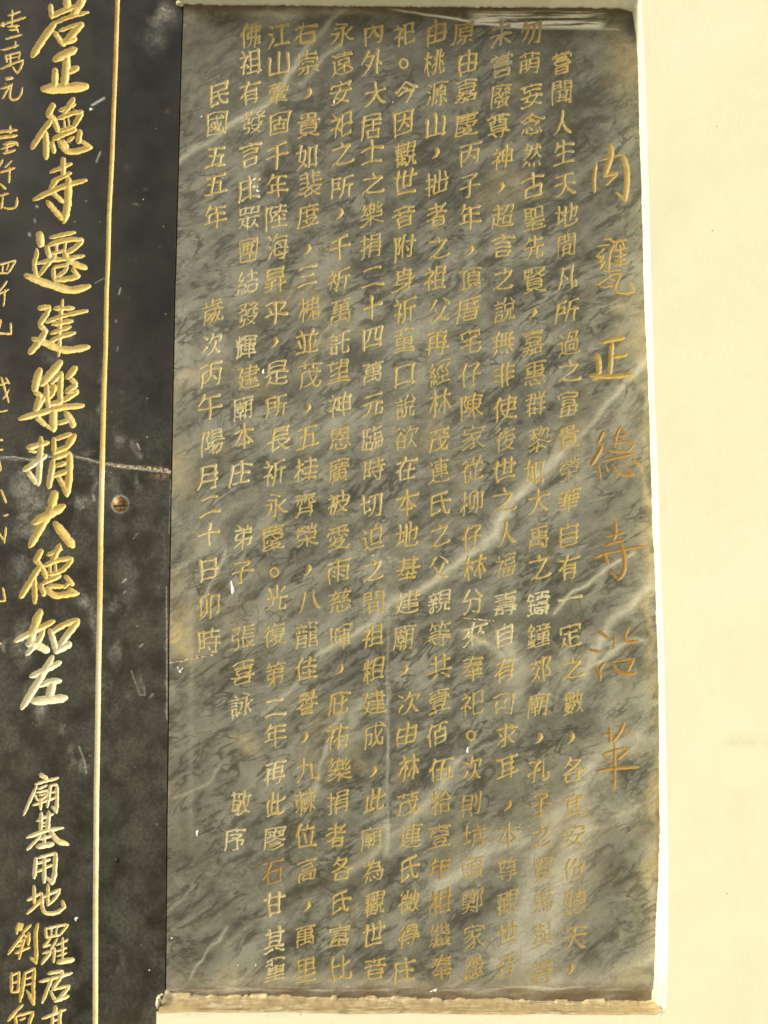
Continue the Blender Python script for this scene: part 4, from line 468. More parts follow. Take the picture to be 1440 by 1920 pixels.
 "觀": [[53, 24, 37, 24], [53, 15, 37, 15], [48, 33, 49, 51, 52, 52, 56, 51, 56, 46, 55, 44], [22, 21, 23, 14, 30, 15, 30, 22, 22, 22, 22, 21], [13, 22, 16, 22, 16, 15, 9, 14, 9, 22, 13, 22], [11, 43, 30, 43], [41, 34, 40, 44, 35, 52, 32, 52, 31, 50, 11, 50], [32, 8, 7, 8], [26, 4, 26, 10], [14, 4, 14, 10], [12, 30, 31, 30], [22, 26, 22, 50], [11, 53, 11, 32, 13, 26], [41, 34, 53, 33, 53, 6, 37, 6, 37, 33, 41, 34], [7, 36, 9, 34, 13, 36, 30, 36]],
 "言": [[47, 21, 16, 21], [47, 29, 16, 29], [33, 12, 33, 8, 29, 4, 27, 3], [8, 12, 55, 12], [16, 50, 16, 38, 47, 39, 47, 49, 46, 50, 16, 50]],
 "託": [[7, 14, 25, 14], [9, 49, 9, 36, 22, 36, 22, 49, 9, 49], [22, 21, 9, 21], [22, 29, 9, 29], [14, 4, 16, 9], [39, 9, 39, 49, 41, 52, 43, 52, 54, 51, 55, 48, 55, 44, 54, 42], [55, 26, 28, 30], [30, 11, 37, 9, 50, 5, 53, 6]],
 "詠": [[20, 21, 9, 21], [20, 29, 9, 29], [46, 9, 34, 4], [15, 8, 13, 4], [26, 26, 33, 26, 33, 31, 31, 37, 26, 45, 26, 46, 20, 46], [22, 14, 7, 14], [20, 46, 20, 49, 9, 49], [42, 28, 46, 29], [46, 29, 48, 29, 54, 21], [46, 29, 46, 33, 54, 45], [20, 46, 20, 36, 9, 36, 9, 52], [30, 16, 41, 16, 42, 26, 41, 51, 35, 53]],
 "說": [[45, 32, 45, 51, 47, 52, 54, 52, 55, 48, 54, 44], [31, 20, 51, 20], [31, 20, 28, 16], [23, 14, 7, 14], [21, 29, 9, 29], [21, 21, 9, 21], [15, 10, 16, 8, 14, 4], [9, 52, 9, 36, 22, 36, 22, 49], [35, 5, 27, 18], [36, 32, 36, 39, 34, 45, 29, 51, 26, 52, 20, 49, 9, 49], [46, 5, 49, 10, 54, 16, 51, 21, 51, 32, 31, 32, 31, 20]],
 "譽": [[49, 10, 41, 10], [36, 6, 28, 6], [20, 22, 17, 28], [49, 15, 41, 15], [43, 22, 45, 28], [22, 10, 14, 10], [14, 16, 22, 15], [45, 34, 17, 34], [45, 39, 17, 39], [35, 21, 35, 12, 28, 11, 28, 4], [41, 5, 49, 6, 48, 21], [55, 21, 7, 21], [27, 16, 27, 20, 30, 23, 32, 29], [23, 4, 15, 6, 14, 7, 14, 21], [7, 33, 10, 33, 16, 29, 47, 29, 54, 33, 57, 32], [45, 50, 45, 44, 44, 43, 17, 44, 17, 49, 18, 50, 45, 50]],
 "貴": [[26, 49, 22, 49, 10, 53, 7, 52], [48, 38, 15, 38], [57, 53, 51, 53, 41, 49, 37, 49], [15, 32, 48, 32], [31, 14, 47, 14, 48, 13, 48, 7, 16, 7, 16, 14, 31, 14], [31, 7, 31, 20], [48, 32, 48, 44, 47, 45, 15, 44, 15, 26, 16, 26, 47, 26, 48, 27, 48, 32], [55, 20, 8, 20]],
 "賢": [[48, 38, 15, 38], [20, 16, 20, 21], [48, 32, 15, 32], [20, 5, 20, 10], [26, 49, 22, 49, 10, 53, 7, 52], [37, 49, 41, 49, 51, 53, 57, 53], [48, 32, 48, 44, 47, 45, 15, 44, 15, 26, 16, 26, 47, 26, 48, 27, 48, 32], [10, 10, 28, 11, 28, 15, 27, 16, 10, 16], [37, 9, 42, 16, 48, 20, 53, 22, 57, 21], [35, 6, 51, 6, 52, 9, 46, 16, 35, 21, 11, 21, 10, 5, 29, 5]],
 "超": [[19, 34, 27, 34], [52, 31, 52, 28, 35, 28, 35, 42, 52, 42, 52, 31], [8, 22, 28, 22, 29, 23, 32, 23, 37, 18, 41, 10, 41, 6], [32, 6, 54, 7, 52, 20, 49, 22, 45, 21], [9, 11, 27, 11], [18, 4, 18, 47], [57, 49, 54, 51, 24, 50, 19, 49, 15, 46, 13, 43, 10, 42], [10, 30, 10, 40, 7, 52]],
 "身": [[33, 3, 31, 4, 29, 9], [45, 18, 17, 18], [7, 52, 9, 53, 25, 47, 36, 41, 38, 39, 39, 36], [55, 24, 54, 24, 49, 30, 45, 31], [45, 26, 17, 26], [45, 36, 9, 36], [17, 36, 17, 9, 45, 9, 45, 50, 43, 52, 39, 52, 35, 52, 32, 50]],
 "輝": [[12, 24, 11, 41, 8, 51], [26, 8, 24, 8, 21, 18], [16, 5, 16, 24], [54, 11, 54, 6, 30, 6, 29, 11], [8, 8, 10, 18], [55, 44, 28, 44, 25, 42, 20, 44], [53, 30, 31, 30], [31, 16, 54, 16], [31, 30, 32, 23, 53, 23, 53, 37, 31, 37, 31, 30], [42, 12, 42, 53], [7, 24, 25, 24], [20, 24, 20, 43, 17, 47]],
 "迫": [[10, 5, 16, 12], [40, 3, 38, 5, 37, 11], [7, 53, 8, 49, 11, 47, 14, 45], [14, 45, 14, 24, 7, 24], [14, 45, 22, 50, 30, 52, 55, 51, 57, 50], [27, 26, 51, 26], [51, 26, 50, 41, 27, 41, 27, 12, 50, 11, 51, 26]],
 "連": [[15, 45, 15, 24, 7, 23], [15, 45, 9, 48, 7, 50, 7, 53], [15, 45, 21, 50, 26, 51, 51, 52, 55, 51, 57, 49], [16, 12, 11, 5], [54, 9, 22, 9], [51, 24, 25, 24], [55, 39, 21, 39], [25, 24, 25, 16, 51, 17, 51, 32, 25, 32, 25, 24], [37, 4, 37, 45]],
 "過": [[57, 49, 55, 51, 51, 52, 26, 51, 21, 50, 15, 45], [32, 39, 33, 30, 44, 31, 44, 39, 32, 39], [9, 5, 17, 12], [29, 14, 39, 14, 39, 23], [15, 45, 15, 24, 7, 23], [15, 45, 12, 46, 9, 49, 7, 51, 7, 54], [48, 23, 48, 6, 29, 6, 29, 23], [46, 44, 47, 45, 51, 45, 53, 43, 53, 23, 24, 23, 24, 45]],
 "遠": [[17, 13, 10, 8, 9, 8], [15, 45, 15, 24, 8, 24], [15, 45, 11, 48, 8, 51, 8, 53], [15, 45, 23, 50, 29, 52, 52, 52, 54, 51, 56, 49], [37, 45, 37, 34], [51, 8, 24, 8], [38, 4, 38, 15], [21, 15, 54, 15], [21, 42, 25, 41, 36, 34, 38, 31, 49, 30], [53, 43, 46, 38, 39, 35, 35, 31, 26, 30, 27, 22, 49, 22, 50, 31, 51, 32, 51, 34, 48, 37, 47, 38]],
 "郊": [[14, 18, 8, 27], [20, 4, 21, 8, 21, 12], [44, 43, 46, 44, 51, 44, 53, 43, 54, 41, 54, 35, 53, 31, 47, 24, 53, 8, 53, 7, 39, 7, 39, 53], [32, 27, 32, 25, 27, 18], [33, 12, 9, 12], [14, 31, 26, 43, 28, 46, 28, 48], [26, 27, 21, 39, 13, 48, 9, 51, 7, 51]],
 "鄭": [[32, 51, 24, 46], [33, 29, 10, 29], [7, 42, 35, 42], [35, 9, 7, 9], [21, 35, 33, 34, 33, 15, 10, 15, 10, 35, 21, 35], [21, 35, 21, 40, 18, 46, 15, 49, 9, 52, 6, 52], [29, 3, 25, 10, 25, 23, 26, 24, 33, 24], [14, 4, 18, 10, 18, 14, 18, 20, 14, 25], [48, 44, 53, 43, 54, 41, 53, 32, 49, 24, 54, 9, 53, 7, 41, 7, 41, 53]],
 "里": [[50, 17, 14, 17], [32, 51, 32, 6], [52, 39, 12, 39], [32, 28, 14, 28, 14, 7, 49, 6, 49, 28, 32, 28], [8, 51, 54, 51]],
 "鐘": [[23, 35, 20, 41, 21, 44], [42, 9, 41, 4], [51, 12, 49, 13], [9, 34, 9, 36, 10, 43], [24, 15, 24, 14, 21, 11, 15, 7], [35, 19, 35, 9], [54, 44, 30, 44], [53, 32, 31, 32], [16, 48, 15, 18], [22, 28, 8, 28], [42, 51, 42, 25], [42, 25, 53, 25, 53, 38, 31, 37, 31, 25, 42, 25], [29, 9, 55, 9], [56, 19, 27, 19], [56, 52, 27, 52], [21, 18, 10, 18, 8, 16], [8, 50, 23, 47, 24, 46], [49, 9, 49, 14, 47, 19], [16, 4, 16, 6, 7, 17, 6, 19]],
 "鑄": [[20, 42, 22, 34], [41, 25, 41, 29], [45, 48, 43, 46], [27, 19, 55, 19, 54, 24], [28, 49, 28, 41, 37, 40, 37, 49, 28, 49], [8, 35, 10, 42], [51, 35, 51, 51, 50, 53, 47, 53], [27, 7, 54, 7], [22, 28, 8, 28], [15, 18, 15, 49], [55, 41, 41, 41], [41, 13, 41, 4], [21, 18, 10, 18, 8, 16], [28, 29, 53, 29], [26, 35, 56, 35], [7, 52, 8, 50, 24, 47], [49, 24, 32, 24], [53, 13, 30, 13], [23, 12, 17, 7, 14, 7, 6, 18]],
 "長": [[18, 14, 48, 14], [48, 23, 18, 23], [53, 36, 51, 36, 40, 43], [55, 32, 8, 32], [57, 51, 54, 52, 51, 51, 41, 46, 33, 37, 31, 32], [33, 47, 21, 50, 18, 51, 17, 49, 18, 7, 49, 6]],
 "間": [[53, 14, 36, 14], [40, 39, 22, 39], [26, 14, 10, 14], [53, 22, 36, 22, 36, 6, 53, 7, 53, 49, 52, 52, 45, 52], [22, 50, 22, 31, 40, 31, 40, 48, 22, 48], [10, 52, 10, 7, 11, 6, 26, 6, 26, 22, 10, 22]],
 "附": [[38, 28, 43, 37], [9, 53, 9, 7, 20, 7, 16, 21, 20, 28, 20, 37, 19, 40, 16, 40], [24, 27, 24, 23, 26, 21, 29, 20], [42, 51, 45, 53, 49, 52, 50, 51, 51, 5], [56, 17, 37, 17], [30, 52, 29, 18, 33, 4, 35, 4]],
 "陳": [[28, 26, 52, 26], [55, 10, 26, 10], [40, 52, 40, 4], [55, 49, 52, 47, 47, 42, 44, 37, 36, 34, 28, 34, 28, 18, 52, 18, 52, 34, 44, 34, 37, 36, 29, 46, 23, 49], [9, 53, 9, 7, 20, 6, 20, 8, 16, 21, 20, 28, 21, 35, 19, 39, 16, 39, 14, 38]],
 "陸": [[46, 25, 54, 30], [33, 26, 26, 32, 21, 31], [55, 51, 22, 51], [52, 9, 28, 9], [25, 20, 54, 20], [27, 39, 53, 39], [39, 32, 39, 51], [39, 4, 39, 20], [16, 39, 20, 38, 21, 35, 20, 27, 16, 21, 20, 7, 9, 7, 9, 53]],
 "陽": [[46, 36, 45, 39, 42, 45, 37, 52, 35, 52], [30, 14, 51, 14], [37, 36, 37, 38, 34, 43, 29, 49, 26, 51, 25, 51], [51, 14, 51, 6, 30, 6, 30, 21, 51, 21, 51, 14], [56, 28, 25, 28], [31, 35, 54, 36, 53, 46, 51, 52, 46, 53, 44, 51], [23, 42, 31, 34, 32, 28], [9, 53, 9, 7, 20, 6, 20, 8, 16, 21, 20, 28, 21, 35, 19, 39, 16, 39, 14, 38]],
 "雨": [[25, 43, 17, 38], [45, 43, 37, 38], [18, 27, 25, 31], [38, 27, 45, 31], [31, 8, 31, 52], [44, 52, 49, 52, 52, 51, 52, 20, 10, 20, 10, 52], [54, 8, 8, 8]],
 "非": [[55, 39, 38, 39], [38, 13, 54, 13], [10, 26, 25, 26], [25, 13, 9, 13], [8, 39, 25, 39], [38, 26, 53, 26], [25, 52, 25, 5], [38, 52, 38, 5]],
 "鞏": [[42, 14, 39, 11], [17, 15, 17, 7], [26, 17, 28, 18, 29, 17], [29, 17, 32, 13, 33, 6, 47, 6, 47, 14, 49, 17, 55, 16, 56, 12], [31, 35, 47, 35, 48, 41, 15, 41, 15, 35, 31, 35], [55, 47, 8, 47], [8, 23, 54, 23], [31, 30, 31, 52], [29, 17, 26, 14, 8, 17], [9, 6, 26, 6], [42, 21, 41, 29, 21, 29, 21, 20]],
 "音": [[22, 23, 22, 18, 20, 14], [47, 41, 16, 41], [32, 9, 31, 4], [11, 9, 52, 9], [54, 23, 8, 23], [40, 22, 43, 15, 42, 9], [47, 51, 17, 51, 16, 49, 16, 32, 47, 32, 47, 51]],
 "頂": [[40, 15, 41, 7], [53, 24, 30, 24], [16, 8, 16, 48, 15, 50, 9, 51], [45, 47, 48, 47, 56, 52], [30, 33, 53, 33], [22, 52, 25, 52, 36, 47], [7, 8, 23, 8], [40, 15, 53, 16, 53, 42, 30, 42, 30, 16, 40, 15], [55, 6, 28, 6]],
 "頭": [[43, 7, 42, 15], [41, 47, 37, 48, 29, 53, 27, 52], [33, 33, 54, 33], [56, 52, 48, 47], [8, 7, 26, 7], [23, 34, 21, 42, 22, 46], [11, 34, 12, 41], [33, 24, 54, 24], [10, 28, 25, 28, 25, 16, 9, 16, 9, 28, 10, 28], [42, 15, 54, 16, 53, 42, 33, 42, 33, 16, 42, 15], [28, 44, 7, 49], [55, 7, 32, 7]],
 "馬": [[44, 45, 40, 40], [13, 41, 11, 47, 8, 52], [33, 50, 34, 48, 32, 42, 32, 40], [23, 50, 22, 42], [49, 25, 14, 25], [32, 7, 32, 34], [49, 16, 14, 16], [50, 7, 14, 7, 14, 34, 54, 35, 53, 47, 51, 52, 49, 53, 43, 53, 42, 51]],
 "高": [[31, 4, 32, 9], [21, 47, 21, 38, 41, 38, 41, 47, 21, 47], [10, 52, 10, 32, 52, 32, 52, 51, 50, 53, 46, 53, 44, 51], [46, 23, 45, 16, 18, 16, 17, 17, 17, 25, 46, 25, 46, 23], [54, 10, 8, 10]],
 "黎": [[37, 23, 42, 18, 45, 10], [39, 44, 39, 42, 44, 38], [21, 40, 22, 41], [57, 36, 54, 37, 44, 33, 32, 26, 16, 35, 8, 37], [26, 53, 31, 52, 31, 34], [19, 26, 19, 6], [47, 26, 51, 26, 53, 24, 54, 10, 37, 10], [8, 14, 17, 14, 20, 17, 23, 18, 27, 22], [29, 5, 25, 4, 9, 7], [51, 50, 37, 43, 34, 43, 28, 43, 12, 50], [39, 4, 38, 8, 32, 16, 31, 16, 29, 14, 20, 14, 17, 18, 15, 18, 8, 26]],
 "齊": [[40, 28, 41, 27], [16, 35, 47, 35], [16, 43, 47, 43], [48, 26, 41, 27], [32, 9, 31, 4], [14, 16, 13, 21, 11, 26, 8, 28], [48, 15, 50, 23, 54, 27, 56, 27], [36, 13, 32, 19, 31, 28], [26, 13, 28, 16], [47, 32, 47, 53], [53, 14, 50, 14, 41, 17, 41, 27], [54, 9, 8, 9], [9, 16, 23, 16, 21, 26, 20, 27, 17, 27], [7, 52, 10, 52, 15, 45, 16, 41, 16, 32]],
 "龍": [[10, 42, 27, 42], [53, 38, 37, 38], [18, 4, 19, 9], [12, 13, 13, 20], [22, 20, 25, 13], [27, 34, 10, 34], [53, 32, 37, 32], [55, 8, 37, 8], [10, 52, 10, 27, 27, 28, 26, 51, 22, 52], [28, 9, 8, 9], [37, 45, 54, 45, 56, 49, 55, 51, 52, 53, 40, 53, 37, 51, 37, 25, 52, 25, 53, 17, 37, 16, 37, 4], [29, 20, 7, 20]],
}
G = {k: [np.array(s, float).reshape(-1, 2) / 63.0 for s in v] for k, v in GLYPHS.items()}
COLUMNS = [
 ('嘗聞人生天地間凡所過之富貴榮華自有一定之數，各宜安份聽天，',[120,175,234,288,348,406,462,523,586,647,698,760,822,883,940,1005,1066,1124,1194,1255,1320,1383,1446,1510,1570,1632,1694,1760,1818],[1053,1054,1055,1057,1059,1062,1062,1063,1062,1066,1067,1065,1065,1067,1066,1065,1066,1067,1069,1073,1075,1070,1074,1075,1076,1077,1077,1077,1069]),
 ('勿萌妄念然古聖先賢，嘉惠群黎如大禹之鑄鐘郊廟，孔子之賢馬與善',[63,121,180,235,293,351,412,466,528,586,644,703,760,827,888,942,1010,1066,1135,1194,1258,1322,1384,1446,1510,1571,1632,1694,1757,1825],[996,992,996,997,997,999,1000,1001,1001,999,999,1003,1004,1009,1002,1009,1009,1011,1009,1009,1013,1008,1009,1011,1014,1014,1018,1018,1017,1015]),
 ('未嘗廢尊神，超言之說無非使後世之人福壽自有可求耳，本尊觀世音',[67,124,181,239,298,351,408,464,525,583,644,705,768,826,883,940,1003,1064,1135,1194,1259,1322,1381,1442,1509,1568,1632,1694,1754,1813],[939,941,938,934,942,938,942,942,943,946,943,945,946,947,945,945,950,946,947,945,946,945,948,950,951,953,950,951,950,948]),
 ('原由嘉慶丙子年，頂厝宅仔陳家從柳仔林分來奉祀。次則坑頭鄭家繼',[65,119,173,235,292,350,409,468,525,583,643,705,764,823,883,945,1011,1066,1130,1192,1255,1322,1379,1444,1510,1570,1631,1691,1758,1816],[869,877,874,873,880,880,880,881,880,877,882,881,882,886,884,884,884,890,886,888,886,886,882,885,884,888,885,886,888,888]),
 ('由桃源山，拙者之祖父再經林茂連氏之父親等共壹佰伍拾壹年相繼奉',[63,120,178,237,286,346,406,466,524,586,645,702,757,827,885,946,1006,1068,1130,1192,1254,1316,1379,1445,1507,1570,1631,1694,1757,1816],[818,815,818,816,816,818,819,822,816,823,818,823,824,822,822,823,823,822,823,823,824,823,819,826,827,824,823,824,824,827]),
 ('祀。今因觀世音附身祈童口說欲在本地基建廟，次由林茂連氏徵得庄',[67,119,175,232,292,344,408,466,527,585,640,705,764,823,881,945,1007,1068,1132,1197,1255,1320,1378,1442,1509,1570,1631,1694,1757,1821],[758,756,761,756,760,758,757,757,756,758,758,758,760,761,761,762,762,764,762,756,758,766,762,766,765,768,766,766,765,757]),
 ('內外大居士之樂捐二十四萬元臨時切迫之間祖粗建成，此廟為觀世音',[65,121,179,239,288,346,404,463,521,579,637,701,761,825,883,950,1011,1070,1132,1194,1258,1320,1380,1446,1503,1573,1634,1696,1755,1818],[700,699,703,695,696,698,696,695,698,698,698,698,699,698,700,696,698,700,700,698,700,700,700,698,702,695,699,702,699,702]),
 ('永遠安祀之所，千祈萬託望神恩廣被愛雨慈暉，庇祐樂捐者各氏富比',[65,121,176,237,290,354,401,467,527,586,645,699,763,825,884,945,1010,1072,1128,1197,1254,1320,1383,1446,1507,1570,1631,1694,1757,1818],[641,640,638,640,641,640,636,636,634,638,636,634,637,636,633,634,634,634,638,638,637,634,631,636,633,630,639,637,636,639]),
 ('右崇，貴如裴度，三槐並茂，五桂齊榮，八龍佳譽，九棘位高，萬里',[66,120,175,236,297,348,406,467,520,582,644,705,765,822,883,949,1007,1069,1128,1193,1256,1322,1383,1444,1506,1570,1634,1700,1757,1822],[572,577,576,577,575,581,577,576,576,579,575,580,575,575,573,572,575,575,579,575,573,575,569,575,572,572,575,574,572,572]),
 ('江山鞏固千年陸海昇平，是所長祈永慶。光復第二年再此廖石甘其童',[69,121,178,234,296,351,408,466,528,590,641,703,764,825,889,949,1010,1072,1124,1193,1266,1328,1380,1452,1510,1574,1637,1697,1766,1819],[522,523,520,523,518,519,517,519,515,517,514,518,517,522,514,517,511,513,517,514,515,515,515,514,516,514,511,514,514,516]),
 ('佛祖有發言庄眾團結發輝建廟本庄弟子張喜詠敬序',[69,120,177,231,292,355,412,472,532,591,653,710,767,822,889,1008,1075,1197,1264,1324,1509,1576],[470,469,468,473,468,465,466,464,464,465,460,464,455,457,449,455,453,456,455,453,451,440]),
 ('民國五五年歲次丙午陽月二十日卯時',[179,235,296,348,409,586,648,705,765,831,897,950,1006,1070,1140,1205],[410,406,404,403,403,398,397,394,393,397,391,393,390,390,391,390])]
HAND_LEFT = """岩|40 0 9|60:770,-250 770,120;38:490,80 512,300;42:510,270 760,160 960,90;60:1030,-150 1020,50 870,220;32:1125,205 800,280 560,390;55:560,390 360,660 185,950;38:555,540 720,770;28:640,520 960,400;55:1020,400 780,660;50:700,710 910,655
正|40 0 9|60:560,1010 700,930 910,830;60:770,950 750,1200 720,1420;50:800,1210 945,1145;50:570,1170 560,1450;75:370,1500 700,1490 1095,1460
德|40 170 7.3875|38:445,190 365,340;34:370,330 470,410;36:410,410 290,560 145,795;38:335,570 345,935;34:725,110 640,240 590,300;26:520,280 745,190;34:450,400 510,560;28:500,390 700,310 845,290;34:835,305 730,490;26:530,560 720,500;15:590,400 600,510;15:650,380 660,490;36:445,670 600,590 745,540;32:420,720 455,855;38:520,700 600,820 700,860 965,785;26:830,700 965,785;26:570,690 640,780;24:640,700 725,640;34:812,555 790,720
寺|40 170 7.3875|34:580,935 580,1160;26:400,1130 695,1010;28:420,1260 680,1140;30:500,1220 400,1350;34:170,1510 400,1400 640,1300 895,1240;46:650,1215 650,1450 630,1650 590,1815;34:355,1530 480,1680 580,1790;28:430,1410 575,1545
遷|30 420 7.3875|48:322,130 345,290;28:285,350 290,430 245,550 270,680 290,740;30:545,440 430,560 320,710;26:470,190 640,150 820,115;30:440,300 600,240 760,210 915,215;32:920,230 820,330 700,400;32:420,310 465,455;22:500,410 650,370;18:560,220 560,380;18:690,200 670,380;28:295,545 500,500 700,480 940,440;38:660,380 720,500 850,570 972,612;22:520,600 720,560;26:710,570 680,660 580,710;28:510,620 530,770;34:530,765 700,770 870,720;28:780,620 860,720;46:135,712 350,800 600,880 770,930 1015,860
建|30 420 7.3875|32:315,1165 460,1150;34:465,1150 400,1290 320,1385;34:325,1390 420,1490;42:405,1490 330,1620 190,1785;42:235,1590 400,1640 600,1740 760,1750 1005,1700;24:645,1045 600,1400 600,1700 588,1830;30:530,1170 795,1165;28:420,1360 600,1280 985,1200;28:500,1390 780,1340;26:480,1515 750,1425;30:470,1625 600,1560 815,1505
樂|20 670 7.3875|46:405,165 350,320 330,460;34:340,480 425,545;42:405,540 350,725;34:465,540 360,720;48:695,60 560,220 425,375;36:500,370 495,560 530,695;34:560,350 700,210;38:700,220 680,400 690,640;34:560,400 620,410 540,560;34:530,650 700,620;42:895,140 790,280;30:820,290 915,370;36:905,380 770,480;28:800,490 930,460;34:930,470 730,600;38:125,852 400,770 700,690 1005,668;48:590,700 590,1010;34:355,820 475,935;42:760,770 830,850 870,955;30:660,915 800,870;22:480,930 580,1010
捐|20 670 7.3875|38:422,1110 410,1300 400,1500 380,1765;34:235,1250 400,1210 515,1180;20:250,1290 345,1310;36:180,1565 320,1470 485,1360;34:235,1580 360,1745;32:595,1120 600,1335;30:630,1130 830,1060;44:880,1080 790,1220;34:610,1310 800,1230;38:585,1430 560,1600 528,1805;36:600,1390 810,1320;44:812,1330 815,1600 780,1905;28:630,1505 755,1465;34:600,1640 765,1580;32:655,1650 740,1800 780,1920
大|20 910 8.35|60:690,115 640,300;54:640,320 560,520 430,720 305,950;60:360,585 560,480 830,325;60:695,600 850,790 970,950
德|20 910 8.35|42:478,1015 385,1195;38:400,1180 500,1300 560,1450;44:445,1280 320,1480 155,1750;38:370,1460 375,1845;42:765,935 650,1190;30:575,1090 795,1000;34:530,1260 720,1170 965,1140;36:965,1150 860,1290 740,1370;28:600,1400 760,1360;24:615,1270 610,1400;24:700,1240 700,1370;34:500,1535 640,1470 775,1420;36:465,1550 525,1720;32:595,1570 700,1585 825,1580;26:825,1605 920,1530;36:855,1420 975,1560;44:560,1615 680,1740 850,1710 1050,1690;30:900,1620 1040,1690
如|20 1130 9|62:500,145 400,380 330,660;46:80,645 300,530 725,310;58:280,700 430,700 630,815;44:555,455 480,640 270,870;44:655,460 720,640 770,835;44:695,500 880,370 1140,285;50:1140,310 1000,480 830,720;54:755,825 1005,690
左|20 1130 9|54:705,920 590,1110 400,1440 185,1780;46:340,1245 600,1130 840,1005;44:495,1400 680,1320 840,1320;60:705,1360 650,1590;64:380,1665 650,1640 930,1605
廟|20 1430 7.68|30:425,170 525,235;20:355,308 520,260 685,218;20:372,335 280,530 185,755;16:390,380 525,325;16:370,430 530,400;18:530,410 500,500 390,540;16:345,460 380,540;12:400,470 500,450;18:320,610 480,560 645,500;20:430,540 430,675;22:570,330 550,480 525,640;16:570,330 670,310;24:665,315 665,550 660,725;14:590,430 650,410;20:595,630 660,715
基|20 1430 7.68|26:440,720 430,850 430,975;28:545,705 540,850 530,975;18:370,840 480,790 612,738;12:440,870 540,850;12:440,920 540,900;24:230,1078 480,980 745,938;20:430,1040 340,1150 235,1255;34:565,985 670,1130 820,1175;22:420,1100 570,1060;24:490,1040 480,1180;34:380,1210 610,1170
用|20 1430 7.68|26:362,1370 350,1500 338,1665;20:400,1370 640,1300;32:648,1305 635,1500 630,1640 590,1745;22:592,1740 525,1655;20:395,1450 560,1390;20:375,1575 595,1470;26:480,1365 480,1560 482,1722
地|0 1670 7.68|24:490,-70 490,180;20:395,142 585,35;22:390,332 500,230 600,120;26:600,40 600,240 650,332 800,330 925,245;26:930,250 893,150;22:690,-90 685,215;20:620,95 860,-20;20:865,-20 820,80 695,210
劉|0 1670 7.68|18:270,465 240,540 240,625;14:300,470 275,580;14:332,475 300,570;18:445,488 330,600;20:340,620 240,740 115,915;14:320,620 380,670;14:250,745 350,700;14:230,810 350,755;18:215,900 425,820;20:350,700 300,850 275,985;22:412,605 405,775;26:545,475 505,620 520,850 520,1045;20:520,1045 440,965
羅|0 1670 7.68|20:650,545 670,685;18:660,550 850,500 982,488;18:975,495 860,640;16:670,672 860,640;13:740,540 735,655;13:820,520 800,640;18:720,690 620,812;14:620,812 725,780;16:822,690 730,850;16:610,902 730,870;22:735,880 595,1055;20:785,825 770,1035;18:900,680 900,985;16:810,785 980,705;14:815,875 962,820;14:815,942 962,900;34:830,1035 1055,990
明|0 1670 7.68|22:165,1190 160,1455;16:175,1215 280,1170;20:275,1165 258,1465;12:190,1330 260,1300;16:170,1462 260,1450;24:355,1180 330,1380 285,1595;18:365,1190 490,1120;24:495,1115 475,1380 485,1645;12:370,1270 460,1240;12:370,1360 460,1330;20:485,1640 385,1440
君|0 1670 7.68|24:695,1195 900,1155;24:905,1165 850,1290 760,1400;22:570,1312 740,1270 1040,1185;24:745,1260 700,1380 605,1615;22:725,1450 795,1585;20:750,1425 1000,1368;24:1000,1375 920,1480 830,1560;26:785,1592 990,1518
白|0 1670 7.68|22:325,1645 200,1760 115,1875;20:215,1800 240,1980;18:240,1805 470,1740;24:475,1750 430,1870 400,1990;14:280,1865 365,1830
高|0 1670 7.68|26:800,1665 790,1760;20:605,1845 720,1800 945,1708;24:868,1720 850,1980;20:755,1800 745,1980;14:770,1870 850,1850
壹|0 0 4.8|9:70,140 180,105;9:20,225 60,205 230,155;8:25,190 35,240;8:110,90 105,230;8:65,240 170,230;8:80,270 165,265;9:50,350 195,310;7:140,240 165,290
萬|0 0 4.8|9:20,452 165,408;7:140,370 130,430;8:48,490 60,560;8:60,500 180,465;8:180,470 165,530;6:60,530 160,510;8:90,480 90,600;9:5,622 100,575 208,538;9:205,545 190,610 150,660;8:150,655 110,600
元|0 0 4.8|12:50,710 112,700;8:5,802 115,758;8:80,780 22,885;9:100,770 80,870 110,905 180,880 202,785
陸|0 0 4.8|12:-40,1190 150,1170;9:90,1130 90,1200;13:-30,1240 150,1220;12:30,1300 130,1270 162,1308;9:10,1340 130,1300;11:30,1380 135,1350;9:60,1280 60,1370
仟|0 0 4.8|9:25,1435 -15,1510;9:105,1445 40,1510;8:-10,1555 133,1510;8:85,1500 80,1645
元|0 0 4.8|10:0,1655 52,1702;9:-30,1765 75,1740;9:25,1760 10,1880;9:30,1870 100,1882 150,1860 152,1775
四|0 450 3.789|6:-20,180 112,143;6:112,148 60,232;6:-20,235 60,235;5:20,180 15,225;5:60,170 45,215
仟|0 450 3.789|6:52,292 -5,365;6:-20,390 62,352;6:35,350 25,472
元|0 450 3.789|6:5,565 -5,630;7:-30,660 80,668;6:80,665 75,588
貳|0 450 3.789|7:8,975 62,1155;6:-20,1035 60,1010;6:40,978 66,1022;5:66,1060 20,1130;5:-20,1225 52,1210
仟|0 450 3.789|7:-20,1420 20,1420;7:-20,1490 20,1490;7:-8,1560 6,1640
元|0 450 3.789|7:8,1775 42,1865
伍|0 900 3.789|6:25,255 62,245
仟|0 900 3.789|7:42,335 30,445;6:-10,370 35,442
元|0 900 3.789|7:20,765 36,850;6:-20,865 40,855
元|0 900 3.789|6:-20,1150 10,1168"""
